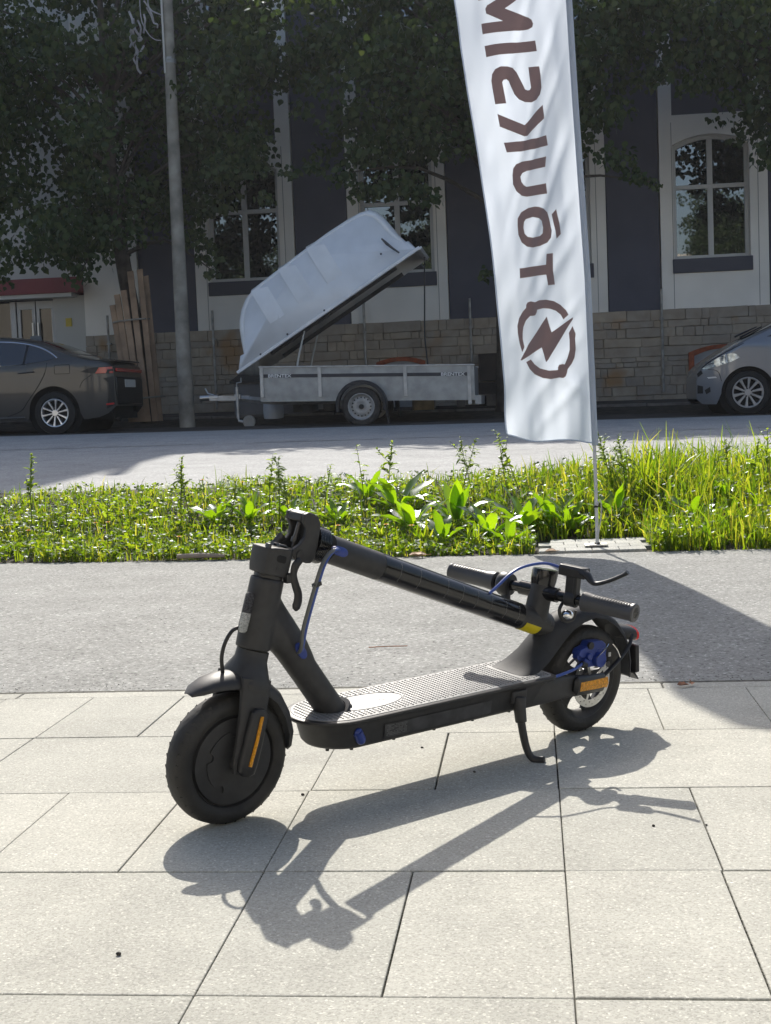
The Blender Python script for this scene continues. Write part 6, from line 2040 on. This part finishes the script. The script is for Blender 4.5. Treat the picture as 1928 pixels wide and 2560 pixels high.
# ------------------------------------------------------------------ litter on the ground
def litter_leaf(x, y, s_, rot, label, mat, z=0.0):
    mb = MB()
    r = random.Random(int(x * 1000))
    rows = []
    for i in range(7):
        t = i / 6
        w = math.sin(PI * (t * 0.94 + 0.04)) * 0.33 * s_
        c = V(((t - 0.5) * s_, 0, 0.004 + 0.25 * s_ * (t - 0.5) ** 2 + 0.05 * s_ * r.random()))
        rows.append([c + V((0, -w, w * 0.55)), c, c + V((0, w, w * (0.35 + 0.5 * r.random())))])
    mb.loft(rows, caps=False, closed=False)
    mb.tube([(0.5 * s_, 0, 0.01), (0.75 * s_, 0.03 * s_, 0.012)], 0.0012, 5)
    o = mb.build('fallen_leaf', mat, recalc=False, ang=180, loc=(x, y, z))
    o.rotation_euler = (0.1, 0, rot)
    return tag(o, label, 'leaf', 'dry fallen leaves')
litter_leaf(0.352, 3.352, 0.032, 0.3, 'curled reddish brown dry leaf on the edging right of the rear wheel', m_dry)
litter_leaf(0.372, 3.365, 0.026, 1.6, 'smaller dry leaf touching the curled one on the pale edging', m_dry)
m_dry2 = M('pale_dry_leaf', (0.42, 0.24, 0.11), 0.6, var=0.3, scale=50)
litter_leaf(-0.545, 6.33, 0.085, 0.1, 'pale tan dry leaf at the verge edge above the scooter stem', m_dry2)
litter_leaf(0.075, 6.36, 0.055, 0.0, 'orange brown dry leaf at the verge edge left of the flag pad', m_dry2)
litter_leaf(-1.22, 6.40, 0.05, 0.5, 'pinkish dry leaf at the verge edge above the front wheel', m_dry2)
mb = MB()
mb.tube([(-0.06, -0.004, 0.003), (0, 0.001, 0.004), (0.055, 0.006, 0.003)], 0.0016, 6)
tag(mb.build('twig', m_dry, loc=(-0.44, 3.975, 0)), 'thin dark straight twig lying on the asphalt behind the deck', 'twig')
mb = MB()
mb.tube([(-0.12, 0, 0.02), (0, 0.005, 0.022), (0.12, -0.005, 0.018)], [0.012, 0.013, 0.009], 8)
tag(mb.build('wood_slat', M('pale_driftwood', (0.30, 0.25, 0.2), 0.8), loc=(-1.62, 6.47, 0)), 'pale bare stick lying along the left verge edge', 'stick')
m_peb = M('dark_pebble', (0.045, 0.04, 0.035), 0.8, var=0.4, scale=200)
PB = [(a, b, r * 0.62, t) for a, b, r, t in [(-0.57, 1.718, 0.0052, 'small dark pebble alone on the lower left slab'), (-0.444, 2.455, 0.0048, 'dark crumb on the joint just right of the front wheel'), (-0.247, 2.79, 0.0045, 'small dark chip on the slab below the deck'), (0.183, 2.257, 0.004, 'tiny dark pebble on the slab right of the handlebar shadow'), (0.27, 2.26, 0.003, 'tiniest dark pebble farther right of the handlebar shadow'), (-0.13, 2.60, 0.004, 'tiny pebble inside the shadow beside the kickstand')]]
for x, y, r, lab in PB:
    mb = MB()
    mb.ball((0, 0, r * 0.6), r, 9, 7, (1.2, 1, 0.8))
    for i, p in enumerate(mb.v):
        k = 1 + 0.25 * mnoise.noise(V(p) * 300)
        mb.v[i] = (p[0] * k, p[1] * k, p[2] * k)
    tag(mb.build('pebble', m_peb, loc=(x, y, 0)), lab, 'pebble', 'pebbles on the paving')

# dark moss in the wider joints, grit along the front of the foot path
pts = []
def speck(x, y, z, r):
    a = rnd.uniform(0, PI)
    q = [(x + r * math.cos(a + k * PI / 2) * rnd.uniform(0.6, 1.3), y + r * math.sin(a + k * PI / 2) * rnd.uniform(0.6, 1.3), z) for k in range(4)]
    t = (x, y, z + r * rnd.uniform(0.5, 1.1))
    for k in range(4):
        pts.extend([q[k], q[(k + 1) % 4], t])
for x, y0, y1, n in ((0.031, 0.9, 2.92, 900), (0.265, 1.2, 2.04, 260), (0.268, 2.05, 2.48, 160), (-0.203, 1.6, 2.04, 240), (-0.437, 1.0, 2.9, 500), (-0.2, 2.49, 2.92, 90), (0.5, 2.9, 3.34, 90)):
    for _ in range(n):
        y = rnd.uniform(y0, y1)
        if mnoise.noise(V((x * 9, y * 6, 1))) > -0.12:
            speck(x + rnd.gauss(0, 0.0016), y, -0.0035, rnd.uniform(0.0008, 0.0022))
for y in (3.345, 2.485, 2.043, 1.597):
    for _ in range(260):
        x = rnd.uniform(-1.2, 0.8)
        if mnoise.noise(V((x * 4, y * 9, 2))) > 0.0:
            speck(x, y + rnd.gauss(0, 0.001), -0.0035, rnd.uniform(0.0007, 0.0016))
tag(fastmesh('joint_moss', pts, 3, M('dark_moss', (0.045, 0.045, 0.028), 0.95, var=0.5, scale=90)), None, None, None, 'stuff')
pts = []
for _ in range(900):
    y = 3.42 + abs(rnd.gauss(0, 0.09)) if rnd.random() < 0.75 else rnd.uniform(3.45, 6.2)
    speck(rnd.uniform(-2.2, 1.6), y, -0.004, rnd.uniform(0.0012, 0.0032))
for _ in range(260):
    speck(rnd.uniform(-1.3, 0.9), rnd.uniform(1.2, 3.3), 0.0, rnd.uniform(0.0005, 0.0012))
tag(fastmesh('grit', pts, 3, M('stone_grit', (0.16, 0.15, 0.13), 0.9, var=0.7, scale=60)), None, None, None, 'stuff')

# ------------------------------------------------------------------ thin veil of air added to lift the dark background, as lens flare does
mb = MB().box((0, 0, 11.5), (830, 830, 27))
hz = mb.build('added_veil', None, smooth=False)
m_hz = bpy.data.materials.new('added_veil_haze')
m_hz.use_nodes = True
n, l = nodes_of(m_hz)
n.remove(n['Principled BSDF'])
pv = n.new('ShaderNodeVolumePrincipled')
pv.inputs['Color'].default_value = (0.92, 0.95, 1, 1)
pv.inputs['Density'].default_value = 0.0005
pv.inputs['Anisotropy'].default_value = 0.35
l.new(pv.outputs[0], n['Material Output'].inputs['Volume'])
hz.data.materials.clear()
hz.data.materials.append(m_hz)
tag(hz, None, None, None, 'stuff')
